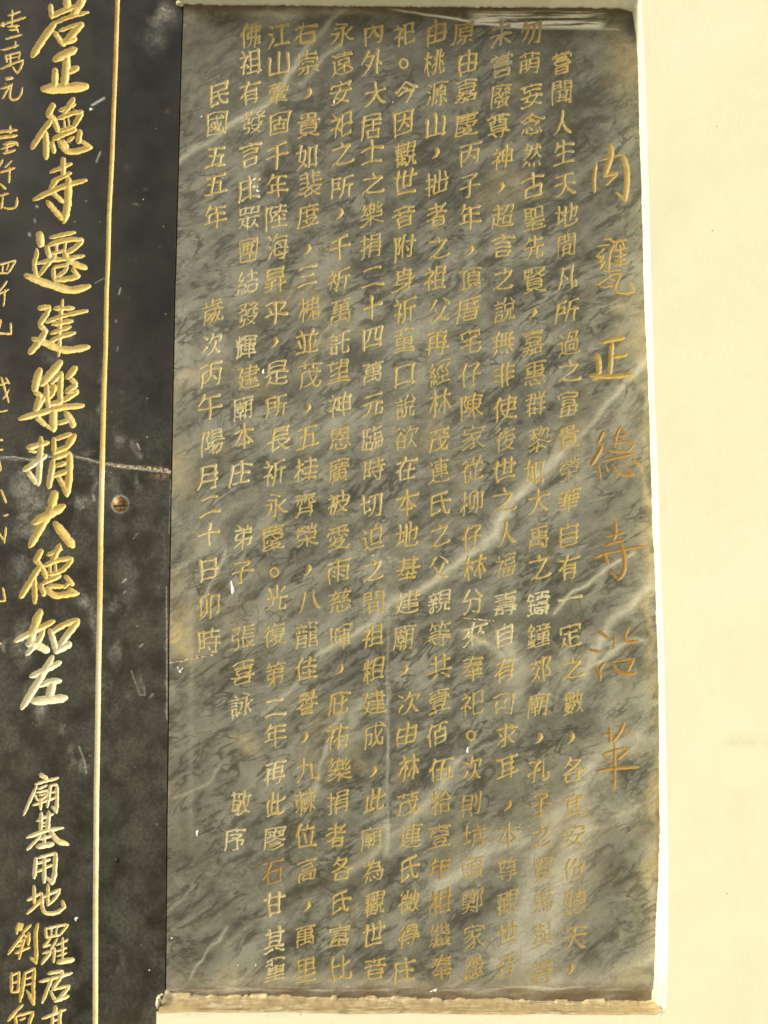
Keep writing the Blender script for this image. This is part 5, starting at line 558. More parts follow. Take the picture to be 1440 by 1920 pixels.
HAND_TITLE = """內|1080 260 9|32:340,405 300,650 310,900;48:570,110 610,220 560,400 480,630;18:400,375 560,320 760,270;46:790,280 855,450 870,700 830,1040;22:830,1045 685,910;30:470,635 540,610 695,570;26:700,590 600,670 510,785
甕|1080 430 6.4|16:340,120 400,108 460,160;12:460,150 615,120;10:255,205 400,180;13:340,220 240,330;12:240,332 330,320;12:330,340 260,400;15:340,380 270,490;12:290,330 300,470;16:460,180 400,280 385,495;12:560,150 580,230;12:490,160 460,260;14:530,180 530,440;12:450,260 625,220;12:445,330 610,300;10:460,380 600,350;13:440,430 622,400;12:325,490 430,500 535,480;12:400,540 545,530;14:420,550 245,668;13:270,660 310,700 470,670;12:400,590 460,612;16:540,540 480,640 460,730 540,772 700,745;14:705,745 645,625
正|1080 430 6.4|30:300,1355 430,1320 575,1300;30:435,1360 420,1540 410,1730;28:450,1530 605,1500;34:230,1505 280,1560 270,1740;30:165,1752 400,1770 685,1742;16:190,1790 245,1802
德|1080 780 5.82|22:300,170 240,290;16:240,290 292,330;26:282,335 230,430 165,535;16:235,525 268,680;16:492,105 440,200 420,340;12:490,120 550,195;12:405,240 540,210;14:325,355 390,390 560,380;13:430,300 560,270 642,310;14:632,310 560,390;9:480,300 460,380;17:305,482 450,450 628,410;12:320,535 352,615;17:398,535 460,630 635,650;16:560,565 632,640;10:475,530 552,520;22:615,475 695,540
寺|1080 780 5.82|20:420,1140 440,1250 408,1365;17:330,1310 400,1300 525,1268;17:315,1415 420,1370 515,1358;15:178,1535 350,1490 550,1450 742,1418;18:200,1540 280,1520;26:490,1400 540,1560 520,1720 460,1785;12:460,1775 365,1695;22:300,1490 352,1618
沿|1080 1150 5.486|18:235,185 335,255;14:135,372 255,397;18:300,500 240,570 250,690;14:200,565 240,620;13:400,230 390,360;17:545,135 500,240 520,300 638,282;13:390,490 592,465;18:592,468 530,600;18:368,505 440,620 605,618
革|1080 1150 5.486|20:345,1175 355,1335;16:262,1255 340,1240;20:495,1120 450,1230 380,1315;12:490,1190 565,1242;15:395,1330 400,1580 390,1825;14:265,1440 350,1535;14:290,1440 450,1390 540,1388;20:545,1398 430,1500;19:200,1622 400,1590 642,1580"""

def split_corners(p, ang=52):
    out = []; cur = [p[0]]
    for i in range(1, len(p) - 1):
        cur.append(p[i])
        a = p[i] - p[i - 1]; b = p[i + 1] - p[i]
        c = (a @ b) / (np.hypot(*a) * np.hypot(*b) + 1e-9)
        if c < math.cos(math.radians(ang)):
            out.append(np.array(cur)); cur = [p[i]]
    cur.append(p[-1]); out.append(np.array(cur)); return out
def resample(p, r_fn, step):
    d = np.hypot(*np.diff(p, axis=0).T); L = d.sum()
    if L < 1e-6: return []
    n = max(2, int(L / step) + 1)
    s = np.linspace(0, L, n + 1); cs = np.r_[0, np.cumsum(d)]
    X = np.interp(s, cs, p[:, 0]); Y = np.interp(s, cs, p[:, 1]); R = r_fn(s / L, L)
    return [(X[i], Y[i], R[i], X[i + 1], Y[i + 1], R[i + 1]) for i in range(n)]
def chaikin(p):
    if len(p) < 3: return p
    q = [p[0]]
    for a, b in zip(p[:-1], p[1:]): q += [a * .75 + b * .25, a * .25 + b * .75]
    q.append(p[-1]); return np.array(q)
def brush_char(ch, cx, cy, wpx, hpx, base, rng):
    """skeleton strokes of one character -> tapered brush segments in photo pixels"""
    segs = []
    rise = 0.22 + rng.uniform(-.04, .05); rot = rng.uniform(-.03, .03); lean = rng.uniform(-.07, .02)
    base *= min(1.12, max(.70, 1.22 - .034 * sum(len(split_corners(s_)) for s_ in G[ch])))   # crowded characters are cut finer
    ph = rng.uniform(0, 6.28, 4); trap = rng.uniform(.02, .14)
    sx = 1 + rng.uniform(-.07, .05); sy = 1 + rng.uniform(-.05, .05)
    for st in G[ch]:
        for p in split_corners(st):
            q = p - 0.5
            q = q + rng.uniform(-.012, .012, 2)
            q = np.stack([q[:, 0] * sx + lean * q[:, 1] - rot * q[:, 1], q[:, 1] * sy - rise * q[:, 0] + rot * q[:, 0]], 1)
            d = q[-1] - q[0]
            if (abs(d[0]) > abs(d[1]) and d[0] < 0) or (abs(d[0]) <= abs(d[1]) and d[1] < 0): q = q[::-1]; d = -d
            Ls = np.hypot(*np.diff(q, axis=0).T).sum()
            q = q + np.linspace(0, 1, len(q))[:, None] * rng.uniform(-.022, .022, 2)
            if len(q) == 2:
                e = rng.uniform(-.02, .06) * min(1, Ls * 2); dq = q[1] - q[0]
                q = np.array([q[0] - dq * e * .6, q[0] + dq * .33, q[0] + dq * .67, q[1] + dq * e])
                nrm = np.array([dq[1], -dq[0]]) * (rng.uniform(-.02, .09) if abs(dq[0]) > abs(dq[1]) else rng.uniform(-.06, .06))
                q[1:3] += nrm
            q = q * np.stack([1 - trap * q[:, 1], np.ones(len(q))], 1)
            q = q + .018 * np.stack([np.sin(q[:, 1] * 7 + ph[0]) + np.sin(q[:, 0] * 6 + ph[1]), np.sin(q[:, 0] * 7 + ph[2]) + np.sin(q[:, 1] * 6 + ph[3])], 1)
            q = chaikin(q) if len(q) > 2 else q
            P = np.stack([cx + q[:, 0] * wpx, cy + q[:, 1] * hpx], 1)
            a = math.degrees(math.atan2(d[1], d[0])); b = base * rng.uniform(.88, 1.14)
            if Ls < 0.17: f = lambda s, L: b * (0.62 + 0.75 * s) * np.where(s > .85, .85, 1)
            elif -35 < a < 22: f = lambda s, L: b * (0.95 - 0.52 * np.sin(np.pi * s) + 0.42 * s)
            elif a <= 72: f = lambda s, L: b * (0.55 + 1.0 * s ** 1.3 - 0.75 * np.clip((s - .82) / .18, 0, 1))
            elif a <= 104: f = lambda s, L: b * (1.36 - 0.34 * np.sin(np.pi * s) - 0.55 * s ** 3)
            else: f = lambda s, L: b * (1.25 - 0.85 * s)
            segs += resample(P, f, 3.0)
            if -35 < a < 22 and Ls > .3:                   # the brush presses down where a level stroke ends
                ex, ey = P[-1]; segs.append((ex - .6, ey - .2, b * 1.0, ex + .8, ey + 1.3, b * .8))
            elif 72 < a <= 104 and Ls > .3:
                ex, ey = P[0]; segs.append((ex - 2.0, ey - 1.6, b * .6, ex + .2, ey + .6, b * 1.1))
    return np.array(segs)
def hand_chars(txt, rng, wf=1.0):
    for line in txt.strip().split("\n"):
        ch, org, body = line.split("|"); ox, oy, s = map(float, org.split())
        segs = []
        for st in body.split(";"):
            r, pts = st.split(":"); r = float(r) / s * wf
            p = np.array([list(map(float, q.split(","))) for q in pts.split()]) / s + (ox, oy)
            p = chaikin(chaikin(p))
            f = lambda u, L, r=r: r * np.clip(0.58 + 0.9 * np.minimum(u, 1 - u) ** .6 * 2.0 ** .6, 0, 1.06) * (1 + 0.05 * np.sin(u * 23 + r))
            # shorten so the round ends stay inside the drawn length
            segs += resample(p, f, 2.5)
        segs = np.array(segs)
        yield ch, segs
def comma(cx, cy):
    return np.array([(cx + 3, cy - 6, 4.2, cx + 4, cy - 2, 4.6), (cx + 4, cy - 2, 4.4, cx + 1, cy + 5, 2.6), (cx + 1, cy + 5, 2.6, cx - 6, cy + 11, .8)])
def fullstop(cx, cy):
    a = np.linspace(0, 2 * math.pi, 15)
    p = np.stack([cx + 7.5 * np.cos(a), cy + 8.5 * np.sin(a)], 1)
    return np.array([(p[i, 0], p[i, 1], 2.1, p[i + 1, 0], p[i + 1, 1], 2.1) for i in range(14)])

# ------------------------------------------------------------------ carving a slab
class Carver:
    def __init__(s, X, Z):
        s.X, s.Z = X, Z; s.ny, s.nx = X.shape
        s.PX, s.PY = topx(X, Z)
        s.S = np.full(X.shape, -9.0); s.L = np.full(X.shape, -1, int)
        s.items = []
    def carve(s, name, segs, depth=0.9, cap=9.0, tone=0.5, wear=0.0, warp=0.5, tonef=None, label=None):
        """segs in photo px: x0 y0 r0 x1 y1 r1"""
        k = len(s.items); s.items.append(dict(name=name, depth=depth, cap=cap, tone=tone, wear=wear, tonef=tonef, label=label))
        rm = max(segs[:, 2].max(), segs[:, 5].max()) + 4.5
        # process in runs to keep windows tight
        bx0, bx1 = min(segs[:, 0].min(), segs[:, 3].min()) - rm, max(segs[:, 0].max(), segs[:, 3].max()) + rm
        by0, by1 = min(segs[:, 1].min(), segs[:, 4].min()) - rm, max(segs[:, 1].max(), segs[:, 4].max()) + rm
        rows = np.where((s.PY[:, s.nx // 2] > by0 - 2) & (s.PY[:, s.nx // 2] < by1 + 2))[0]
        if len(rows) == 0: return
        r0, r1 = rows[0], rows[-1] + 1
        sub = s.PX[r0:r1]
        cols = np.where((sub.max(0) > bx0) & (sub.min(0) < bx1))[0]
        if len(cols) == 0: return
        c0, c1 = cols[0], cols[-1] + 1
        PX = s.PX[r0:r1, c0:c1]; PY = s.PY[r0:r1, c0:c1]
        wx = PX + warp * 2 * (vnoise(PX * .33 + 3, PY * .33) - .5); wy = PY + warp * 2 * (vnoise(PX * .33, PY * .33 + 9) - .5)
        best = np.full(PX.shape, -9.0)
        rowy = PY[:, 0]; colx0 = PX.min(0); colx1 = PX.max(0)
        for x0, y0, ra, x1, y1, rb in segs:
            m = max(ra, rb) + 4.0
            rr = np.where((rowy > min(y0, y1) - m) & (rowy < max(y0, y1) + m))[0]
            cc = np.where((colx1 > min(x0, x1) - m) & (colx0 < max(x0, x1) + m))[0]
            if len(rr) == 0 or len(cc) == 0: continue
            sl_ = (slice(rr[0], rr[-1] + 1), slice(cc[0], cc[-1] + 1))
            dx, dy = x1 - x0, y1 - y0; q = dx * dx + dy * dy + 1e-9
            t = np.clip(((wx[sl_] - x0) * dx + (wy[sl_] - y0) * dy) / q, 0, 1)
            d = np.hypot(wx[sl_] - x0 - t * dx, wy[sl_] - y0 - t * dy)
            best[sl_] = np.maximum(best[sl_], ra + (rb - ra) * t - d)
        cur = s.S[r0:r1, c0:c1]; lab = s.L[r0:r1, c0:c1]
        up = best > cur
        lab[up & (best > -3)] = k
        cur[up] = best[up]
    def build(s, mat, name, parent, origin, item_mat, feat, extra=None):
        ny, nx = s.ny, s.nx; N = ny * nx
        S = s.S.ravel().copy(); S[np.abs(S) < 1e-3] = -1e-3
        Lb = s.L.ravel()
        X, Z = s.X.ravel(), s.Z.ravel()
        q = grid_faces(ny, nx)
        anyin = (S[q] > 0).any(1)
        plain = q[~anyin]; qc = q[anyin]
        T = np.vstack([qc[:, [0, 1, 2]], qc[:, [0, 2, 3]]])
        ins = S[T] > 0; cnt = ins.sum(1)
        owner = Lb[T][np.arange(len(T)), S[T].argmax(1)]
        # rotate so the odd one is first
        rot = np.zeros(len(T), int)
        m1 = cnt == 1; rot[m1] = ins[m1].argmax(1)
        m2 = cnt == 2; rot[m2] = (~ins[m2]).argmax(1)
        T = T[np.arange(len(T))[:, None], (np.arange(3)[None] + rot[:, None]) % 3]
        ek = {}
        mm = m1 | m2
        A, B, Cc = T[mm, 0], T[mm, 1], T[mm, 2]
        def key(a, b): return np.minimum(a, b).astype(np.int64) * N + np.maximum(a, b)
        kab, kca = key(A, B), key(Cc, A)
        uk, inv = np.unique(np.concatenate([kab, kca]), return_inverse=True)
        eab = N + inv[:len(kab)]; eca = N + inv[len(kab):]
        ua, ub = uk // N, uk % N
        tt = S[ua] / (S[ua] - S[ub])
        EX = X[ua] + (X[ub] - X[ua]) * tt; EZ = Z[ua] + (Z[ub] - Z[ua]) * tt
        AX = np.concatenate([X, EX]); AZ = np.concatenate([Z, EZ]); AS = np.concatenate([np.maximum(S, 0), np.zeros(len(EX))])
        e1 = np.zeros(len(T), int); e2 = np.zeros(len(T), int); e1[mm] = eab; e2[mm] = eca
        tin = [T[cnt == 3], np.stack([T[m1, 0], e1[m1], e2[m1]], 1)]
        oin = [owner[cnt == 3], owner[m1]]
        qin = np.stack([e1[m2], T[m2, 1], T[m2, 2], e2[m2]], 1)
        tin += [qin[:, [0, 1, 2]], qin[:, [0, 2, 3]]]; oin += [owner[m2], owner[m2]]
        TI = np.vstack(tin); OI = np.concatenate(oin)
        tout = np.vstack([T[cnt == 0], np.stack([T[m2, 0], e1[m2], e2[m2]], 1)])
        qout = np.stack([e1[m1], T[m1, 1], T[m1, 2], e2[m1]], 1)
        # slab body: front sheet + sides
        used = np.unique(np.concatenate([plain.ravel(), tout.ravel(), qout.ravel()]))
        mp = np.full(len(AX), -1); mp[used] = np.arange(len(used))
        V = np.stack([AX[used], np.zeros(len(used)), AZ[used]], 1)
        fx, fz = topx(AX[used], AZ[used])
        fe = feat(fx, fz)
        faces = [mp[plain], mp[qout], mp[tout]]
        nb = len(V); TH = 0.03
        rim = np.concatenate([np.arange(nx), np.arange(1, ny) * nx + nx - 1, (ny - 1) * nx + np.arange(nx - 2, -1, -1), np.arange(ny - 2, 0, -1) * nx])
        ch = 0.0007
        Vb = np.stack([X[rim], np.full(len(rim), TH), Z[rim]], 1)
        V = np.vstack([V, Vb])
        i = np.arange(len(rim)); j = (i + 1) % len(rim)
        faces.append(np.stack([mp[rim[i]], nb + i, nb + j, mp[rim[j]]], 1))
        fe = {k: np.vstack([a, np.zeros((len(rim), 3))]) for k, a in fe.items()}
        slab = mesh(name, V, faces, mat, parent, origin, fe)
        sc = scale_at(960)
        order = np.argsort(OI, kind='stable'); OI = OI[order]; TI = TI[order]
        for k, it in enumerate(s.items):
            a, b = np.searchsorted(OI, k), np.searchsorted(OI, k + 1)
            if b - a < 3: continue
            t3 = TI[a:b]; u, iv = np.unique(t3, return_inverse=True); iv = iv.reshape(t3.shape)
            sd = AS[u]
            dep = np.minimum(sd, it['cap']) * it['depth'] * sc
            P = np.stack([AX[u], dep, AZ[u]], 1)
            px, py = topx(AX[u], AZ[u])
            jit = (vnoise(px * .5, py * .5) - .5) * 0.35 * np.minimum(sd, 1.5) * sc
            P[:, 1] += jit
            tone = np.full(len(u), it['tone']) if it['tonef'] is None else it['tonef'](px, py)
            o = mesh(it['name'], P, [iv], item_mat(it['name']), parent, origin,
                     dict(tone=tone, wear=np.full(len(u), float(it['wear']))), smooth=True)
            if it['label']: o['label'] = it['label']
            if it['name'].startswith('faint'): o['kind'] = 'stuff'
        return slab

def polyd(px, py, pts):
    """distance and parameter to a polyline in photo px"""
    best = np.full(px.shape, 1e9)
    for (x0, y0), (x1, y1) in zip(pts[:-1], pts[1:]):
        dx, dy = x1 - x0, y1 - y0
        t = np.clip(((px - x0) * dx + (py - y0) * dy) / (dx * dx + dy * dy + 1e-9), 0, 1)
        best = np.minimum(best, np.hypot(px - x0 - t * dx, py - y0 - t * dy))
    return best
def blob(px, py, cx, cy, rx, ry, ang=0.0):
    c, s_ = math.cos(math.radians(ang)), math.sin(math.radians(ang))
    u = ((px - cx) * c - (py - cy) * s_) / rx; v = ((px - cx) * s_ + (py - cy) * c) / ry
    return np.exp(-(u * u + v * v))

JOINT = [(-200, 345.5), (30, 342.5), (150, 338.5), (250, 336), (400, 332), (490, 330), (540, 328), (650, 326), (750, 324), (860, 322.3), (930, 320.6), (1180, 316.7), (1400, 315), (1530, 313), (1800, 311), (2200, 304)]
def joint_px(y): return np.interp(y, [a for a, b in JOINT], [b for a, b in JOINT])
rng = np.random.RandomState(5)

# ------------------------------------------------------------------ grey marble tablet
CELL = 1.5 * scale_at(960)
zt = float(at(720, -10)[1]); zb = float(at(720, 1905)[1])
zz = np.arange(zb, zt, CELL)
pyrow = topx(0.0, zz)[1]
xl = at(joint_px(pyrow) + 1.3, pyrow)[0]
xr = float(at(1262, 1900)[0])
nu = int((xr - xl.mean()) / CELL)
u = np.linspace(0, 1, nu)
Xg = xl[:, None] + (xr - xl[:, None]) * u[None]
Zg = np.repeat(zz[:, None], nu, 1)
base = (float(at(770, 1880)[0]), 0.0, zb)
marble = empty("inscribed_marble_tablet", base, "veined olive-grey marble tablet covered in small gilt writing, set into the cream wall", "stone tablet")
cv = Carver(Xg, Zg)
def tone_at(x, y):
    t = 0.46 + rng.uniform(-.10, .12)
    t += 0.34 * math.exp(-((y - 1150) / 70) ** 2 - ((x - 930) / 160) ** 2)
    t += 0.12 * math.exp(-((y - 750) / 400) ** 2) * (x < 800)
    t += 0.22 * (y > 1300 and x < 520) + .08 * (x < 480)
    t -= 0.20 * (y > 1500 and x > 780) + .14 * (y < 130 and x > 800)
    return t
def wear_at(x, y):
    wv = rng.uniform(0.12, .36)
    wv += .16 * math.exp(-((x - 1030) / 70) ** 2 - ((y - 1700) / 130) ** 2)
    wv += .10 * (y > 1500 and x > 850) + .06 * (x > 820) + .07 * (y < 130 and x > 880)
    wv -= .12 * math.exp(-((y - 850) / 250) ** 2) * (x < 780)
    return wv
faint = []
for ci, (txt, ys, xs) in enumerate(COLUMNS):
    for ch, y, x in zip(txt, ys, xs):
        if ch in "，。":
            segs = comma(x, y) if ch == "，" else fullstop(x, y)
            segs = segs + np.tile(np.r_[rng.uniform(-1, 1, 2), 0], 2)
            cv.carve("punctuation_mark", segs, tone=tone_at(x, y), wear=wear_at(x, y) * .6, warp=.6, depth=.4)
            continue
        big = 1.03 if ci == 11 else (0.97 if y > 1480 else 1.0)
        segs = brush_char(ch, x, y, 49 * big, 54 * big, 2.35 if ci != 11 else 2.5, rng)
        if (ci <= 1 and y > 1555) or (ci in (2, 3) and y > 1600) or (ci <= 3 and y > 1740):
            faint.append(segs); continue
        lab = "reddish-orange painted character" if (ch == "石" and ci == 9) else None
        cv.carve("carved_character", segs, tone=-.25 if lab else tone_at(x, y), wear=wear_at(x, y), warp=.7, depth=.42, label=lab)
cv.carve("faint_characters", np.vstack(faint), tone=.34, wear=.42, warp=.8, depth=.30)
for ch, segs in hand_chars(HAND_TITLE, rng):
    cv.carve("title_character", segs, tone={"內": .30, "甕": .30, "正": .34, "德": .10, "寺": .02, "沿": -.12, "革": .16}[ch], wear=.20, warp=.7, cap=4.0, depth=.55)
cr = [(316, 1243), (322, 1241.5), (335, 1240), (350, 1237), (368, 1233), (385, 1229.5), (398, 1228)]
def crack_segs(pts, r0, r1, jit, seed):
    rg = np.random.RandomState(seed); out = []
    P = []
    for (x0, y0), (x1, y1) in zip(pts[:-1], pts[1:]):
        n = max(1, int(math.hypot(x1 - x0, y1 - y0) / 4))
        for k in range(n): P.append((x0 + (x1 - x0) * k / n, y0 + (y1 - y0) * k / n))
    P.append(pts[-1]); n = len(P)
    P = [(x, y + rg.uniform(-jit, jit)) for x, y in P]
    R = [max(1.15, (r0 + (r1 - r0) * i / n) * rg.uniform(.6, 1.4)) for i in range(n)]
    return np.array([(*P[i], R[i], *P[i + 1], R[i + 1]) for i in range(n - 1)])
cv.carve("crack", crack_segs(cr, 1.6, .9, .6, 3), cap=1.2, tone=.4)
cv.carve("crack", crack_segs([(868, 1158), (900, 1162), (925, 1164)], .8, .7, .5, 4), cap=1, depth=1.2)

VEINS = [  # points, half width, strength
 ([(1230, 655), (1180, 712), (1110, 790), (1040, 850)], 5, .55), ([(1050, 845), (990, 905), (960, 950), (925, 1000)], 9, .85),
 ([(925, 1000), (870, 1050), (800, 1100), (740, 1130)], 7, .8), ([(740, 1130), (690, 1168), (640, 1203), (590, 1228)], 5, .65),
 ([(1185, 1032), (1166, 1048), (1085, 1106), (1040, 1145)], 3.5, .8), ([(1228, 1095), (1150, 1165), (1115, 1225), (1095, 1262)], 9, .7),
 ([(1205, 1196), (1160, 1220), (1105, 1250)], 5, .6), ([(655, 5), (620, 45), (595, 75), (560, 112)], 5, .5), ([(560, 112), (530, 160), (485, 200), (430, 238), (380, 268), (334, 302)], 4.5, .6),
 ([(640, 88), (605, 112), (560, 158)], 4, .5), ([(470, 50), (520, 36), (560, 15)], 12, .4),
 ([(1195, 1388), (1130, 1412), (1090, 1452), (1075, 1500), (1030, 1550), (1000, 1610)], 14, .6), ([(1110, 1440), (1085, 1480), (1080, 1510)], 18, .6),
 ([(1000, 1600), (990, 1690), (975, 1760), (930, 1800)], 20, .5), ([(1090, 1560), (1055, 1640), (1030, 1730), (990, 1790)], 26, .62),
 ([(1190, 1512), (1150, 1540), (1100, 1560)], 10, .45), ([(985, 1570), (905, 1600), (860, 1640), (820, 1665)], 20, .6), ([(860, 1425), (815, 1485), (775, 1535), (705, 1600), (640, 1650)], 8, .5),
 ([(945, 1200), (975, 1250), (960, 1300)], 16, .6), ([(870, 1180), (910, 1205), (960, 1240)], 8, .6), ([(728, 1290), (727, 1450)], 2.5, .3), ([(726, 1535), (729, 1600)], 6, .55),
 ([(422, 1028), (398, 1085), (372, 1140)], 2.5, .6), ([(636, 1335), (604, 1430), (578, 1500)], 5, .4), ([(415, 1435), (385, 1470), (330, 1495)], 2.5, .35), ([(425, 1738), (385, 1790), (352, 1830)], 3, .5),
 ([(565, 1270), (540, 1300), (490, 1335)], 3, .35), ([(622, 610), (592, 652)], 1.8, .5), ([(930, 1170), (1030, 1200), (1060, 1240)], 3, .2), ([(880, 560), (800, 620), (700, 640)], 25, .22),
 ([(1060, 930), (1000, 960), (990, 1010)], 20, .25), ([(330, 1850), (600, 1835), (900, 1862), (1210, 1835)], 14, .38), ([(1235, 1790), (1100, 1840), (1000, 1850)], 16, .5), ([(700, 1290), (660, 1340), (640, 1400)], 8, .35), ([(1190, 1265), (1150, 1290), (1130, 1330)], 14, .3), ([(1180, 770), (1120, 830), (1090, 900)], 22, .25), ([(800, 700), (740, 760), (700, 860)], 24, .22), ([(560, 830), (620, 800), (680, 790)], 20, .25), ([(420, 640), (380, 690), (345, 700)], 16, .25), ([(860, 980), (760, 1040), (700, 1060)], 20, .22), ([(380, 1010), (430, 960), (480, 940)], 18, .25)]
TANS = [(338, 1190, 34, 42, .9, 30), (335, 880, 30, 60, .45, 0), (350, 715, 45, 22, .45, 20), (352, 1100, 18, 30, .25, 0), (560, 560, 60, 40, .25, 30), (600, 640, 60, 20, .3, 40), (1175, 120, 30, 60, .35, 0), (1195, 620, 30, 50, .4, 0), (1160, 590, 25, 20, .3, 0),
        (1222, 1000, 9, 330, .55, 0), (1230, 1500, 12, 260, .55, 0), (455, 1392, 22, 16, .5, 0), (700, 1840, 300, 20, .2, 0), (1050, 1600, 60, 120, .28, 0), (450, 1150, 40, 60, .15, 0), (640, 1420, 60, 16, .2, 35), (345, 1245, 18, 10, .2, 0)]
DARKS = [(420, 1350, 110, 110, .28, 0), (400, 1620, 90, 120, .25, 0), (600, 200, 300, 60, .3, 20), (1000, 300, 160, 40, .3, 25), (1185, 42, 34, 26, .8, 0), (1150, 80, 60, 50, .5, 0), (1165, 140, 14, 10, .6, 0), (640, 160, 330, 110, .40, 0), (450, 130, 90, 60, .45, 20), (900, 240, 260, 120, .38, 20), (400, 420, 70, 130, .25, 0), (1050, 390, 120, 30, .3, 25),
         (1150, 1010, 50, 60, .45, 0), (1000, 1165, 110, 24, .65, 0), (620, 1110, 70, 16, .35, 0), (690, 1205, 90, 14, .3, 0), (1150, 1180, 60, 14, .6, 0), (950, 1160, 100, 20, .5, 0), (420, 1270, 100, 50, .35, 20), (380, 1420, 90, 90, .30, 0), (600, 1660, 130, 18, .6, 18), (740, 1620, 60, 14, .7, 25),
         (1150, 1620, 40, 90, .5, 0), (1110, 1790, 12, 14, .6, 0), (395, 1790, 24, 34, .7, -20), (420, 1838, 16, 4, .9, 10), (470, 1640, 90, 70, .3, 20), (950, 1480, 40, 60, .5, 0), (982, 1560, 6, 60, .5, 0), (1190, 1700, 20, 100, .35, 0), (900, 1700, 60, 30, .4, 30), (880, 560, 200, 12, .15, 15), (660, 690, 100, 16, .25, 12),
         (780, 850, 60, 30, .3, 20), (560, 720, 40, 30, .3, 0), (1090, 780, 50, 40, .35, 0), (1140, 470, 60, 20, .3, 0), (330, 1244, 16, 5, .5, 0), (1215, 1180, 12, 30, .7, 0)]
def feat_marble(px, py):
    n = len(px); pale = np.zeros(n); tan = np.zeros(n); dark = np.zeros(n)
    jx = px + 22 * (fbm(px / 45., py / 45.) - .5); jy = py + 22 * (fbm(px / 45. + 40, py / 45.) - .5)
    jx2 = px + 70 * (fbm(px / 60., py / 60. + 30) - .5); jy2 = py + 70 * (fbm(px / 60. + 80, py / 60.) - .5)
    for pts, hw, st in VEINS:
        d = polyd(jx, jy, pts)
        pale = np.maximum(pale, st * (0.75 * np.exp(-(d / hw) ** 2) + .25 * np.exp(-(d / (hw * 2.6)) ** 2)))
    for cx, cy, rx, ry, st, a in TANS: tan = np.maximum(tan, st * blob(jx2, jy2, cx, cy, rx, ry, a))
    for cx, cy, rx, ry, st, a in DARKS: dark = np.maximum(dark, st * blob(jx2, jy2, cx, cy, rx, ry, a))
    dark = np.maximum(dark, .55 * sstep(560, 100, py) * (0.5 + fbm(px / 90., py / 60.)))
    # rims of dirt and lime along the edges
    top = 10 + (px - 340) * .009
    sm = np.zeros(n); br = np.zeros(n)
    br = np.maximum(br, .75 * sstep(20, 2, py - top) * fbm(px / 12., py / 5.) * 1.5)
    br = np.maximum(br, .7 * sstep(1842, 1868, py + 10 * fbm(px / 50., py / 50.)) * fbm(px / 30., py / 6.) * 1.6)
    streak = fbm(px / 60. + 3, py / 2.5)
    sm = np.maximum(sm, sstep(870, 900, px) * sstep(1150, 1125, px + 12 * streak) * sstep(18, 24, py) * sstep(56, 44, py - (px - 900) * .02) * sstep(.34, .62, streak) * .85)
    d = polyd(px, py + 2 * (fbm(px / 20., 0 * py) - .5), [(722, 15), (790, 26), (850, 34), (900, 44), (980, 52), (1160, 55)])
    sm = np.maximum(sm, np.exp(-(d / 1.9) ** 2) * sstep(715, 760, px) * (.9 - .6 * sstep(960, 1050, px)))
    sm = np.maximum(sm, .35 * blob(jx, jy, 505, 22, 55, 10) + .25 * blob(jx, jy, 640, 22, 60, 8))
    sm = np.maximum(sm, .14 * np.exp(-((px - 727 - 1.5 * np.sin(py / 30)) / 2.2) ** 2) * sstep(1080, 1250, py) * sstep(1610, 1560, py))
    sm = np.maximum(sm, .07 * np.exp(-((px - 358) / 6.) ** 2) * sstep(1040, 1150, py) * sstep(1640, 1500, py))
    sm = np.maximum(sm, .5 * sstep(1846, 1852, py) * sstep(1862, 1855, py + (px - 700) * .004) * sstep(.5, .7, fbm(px / 40. + 9, py / 3.)))
    for a, b, c_, d_ in [(480, 330, 9, 7), (478, 350, 6, 12)]: sm = np.maximum(sm, .25 * blob(px, py, a, b, c_, d_))
    br = np.maximum(br, .5 * np.exp(-((px - 1234) / 4.) ** 2) * fbm(px / 6., py / 20.) * 1.4 * sstep(1350, 1600, py))
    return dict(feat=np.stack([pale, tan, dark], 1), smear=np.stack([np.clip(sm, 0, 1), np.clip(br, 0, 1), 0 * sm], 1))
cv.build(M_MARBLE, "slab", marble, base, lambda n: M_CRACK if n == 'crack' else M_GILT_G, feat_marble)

# ------------------------------------------------------------------ black tablet
xe = np.concatenate([[-560, -300, -120, -60], np.arange(-24, 300, 1.6)])
zt2 = float(at(200, -14)[1]); zb2 = float(at(200, 1934)[1])
zz = np.concatenate([[zb2 - .5, zb2 - .25, zb2 - .08], np.arange(zb2, zt2, 1.6 * scale_at(960)), [zt2 + .08, zt2 + .25, zt2 + .5]])
pyrow = topx(0.0, zz)[1]
xj = at(joint_px(pyrow) - 1.1, pyrow)[0]
sc0 = scale_at(960)
xw = (xe - 720) * sc0                                    # columns in metres
last = xw[-1]
tail = np.linspace(0, 1, 27)[1:]
Xg = np.hstack([np.repeat(xw[None], len(zz), 0), last + (xj[:, None] - last) * tail[None]])
Zg = np.repeat(zz[:, None], Xg.shape[1], 1)
base2 = (float(at(150, 1000)[0]), 0.0, zb2 - .5)
black = empty("black_inscribed_tablet", base2, "near-black stone tablet with large gilt characters and a vertical gilt border line", "stone tablet")
cb = Carver(Xg, Zg)
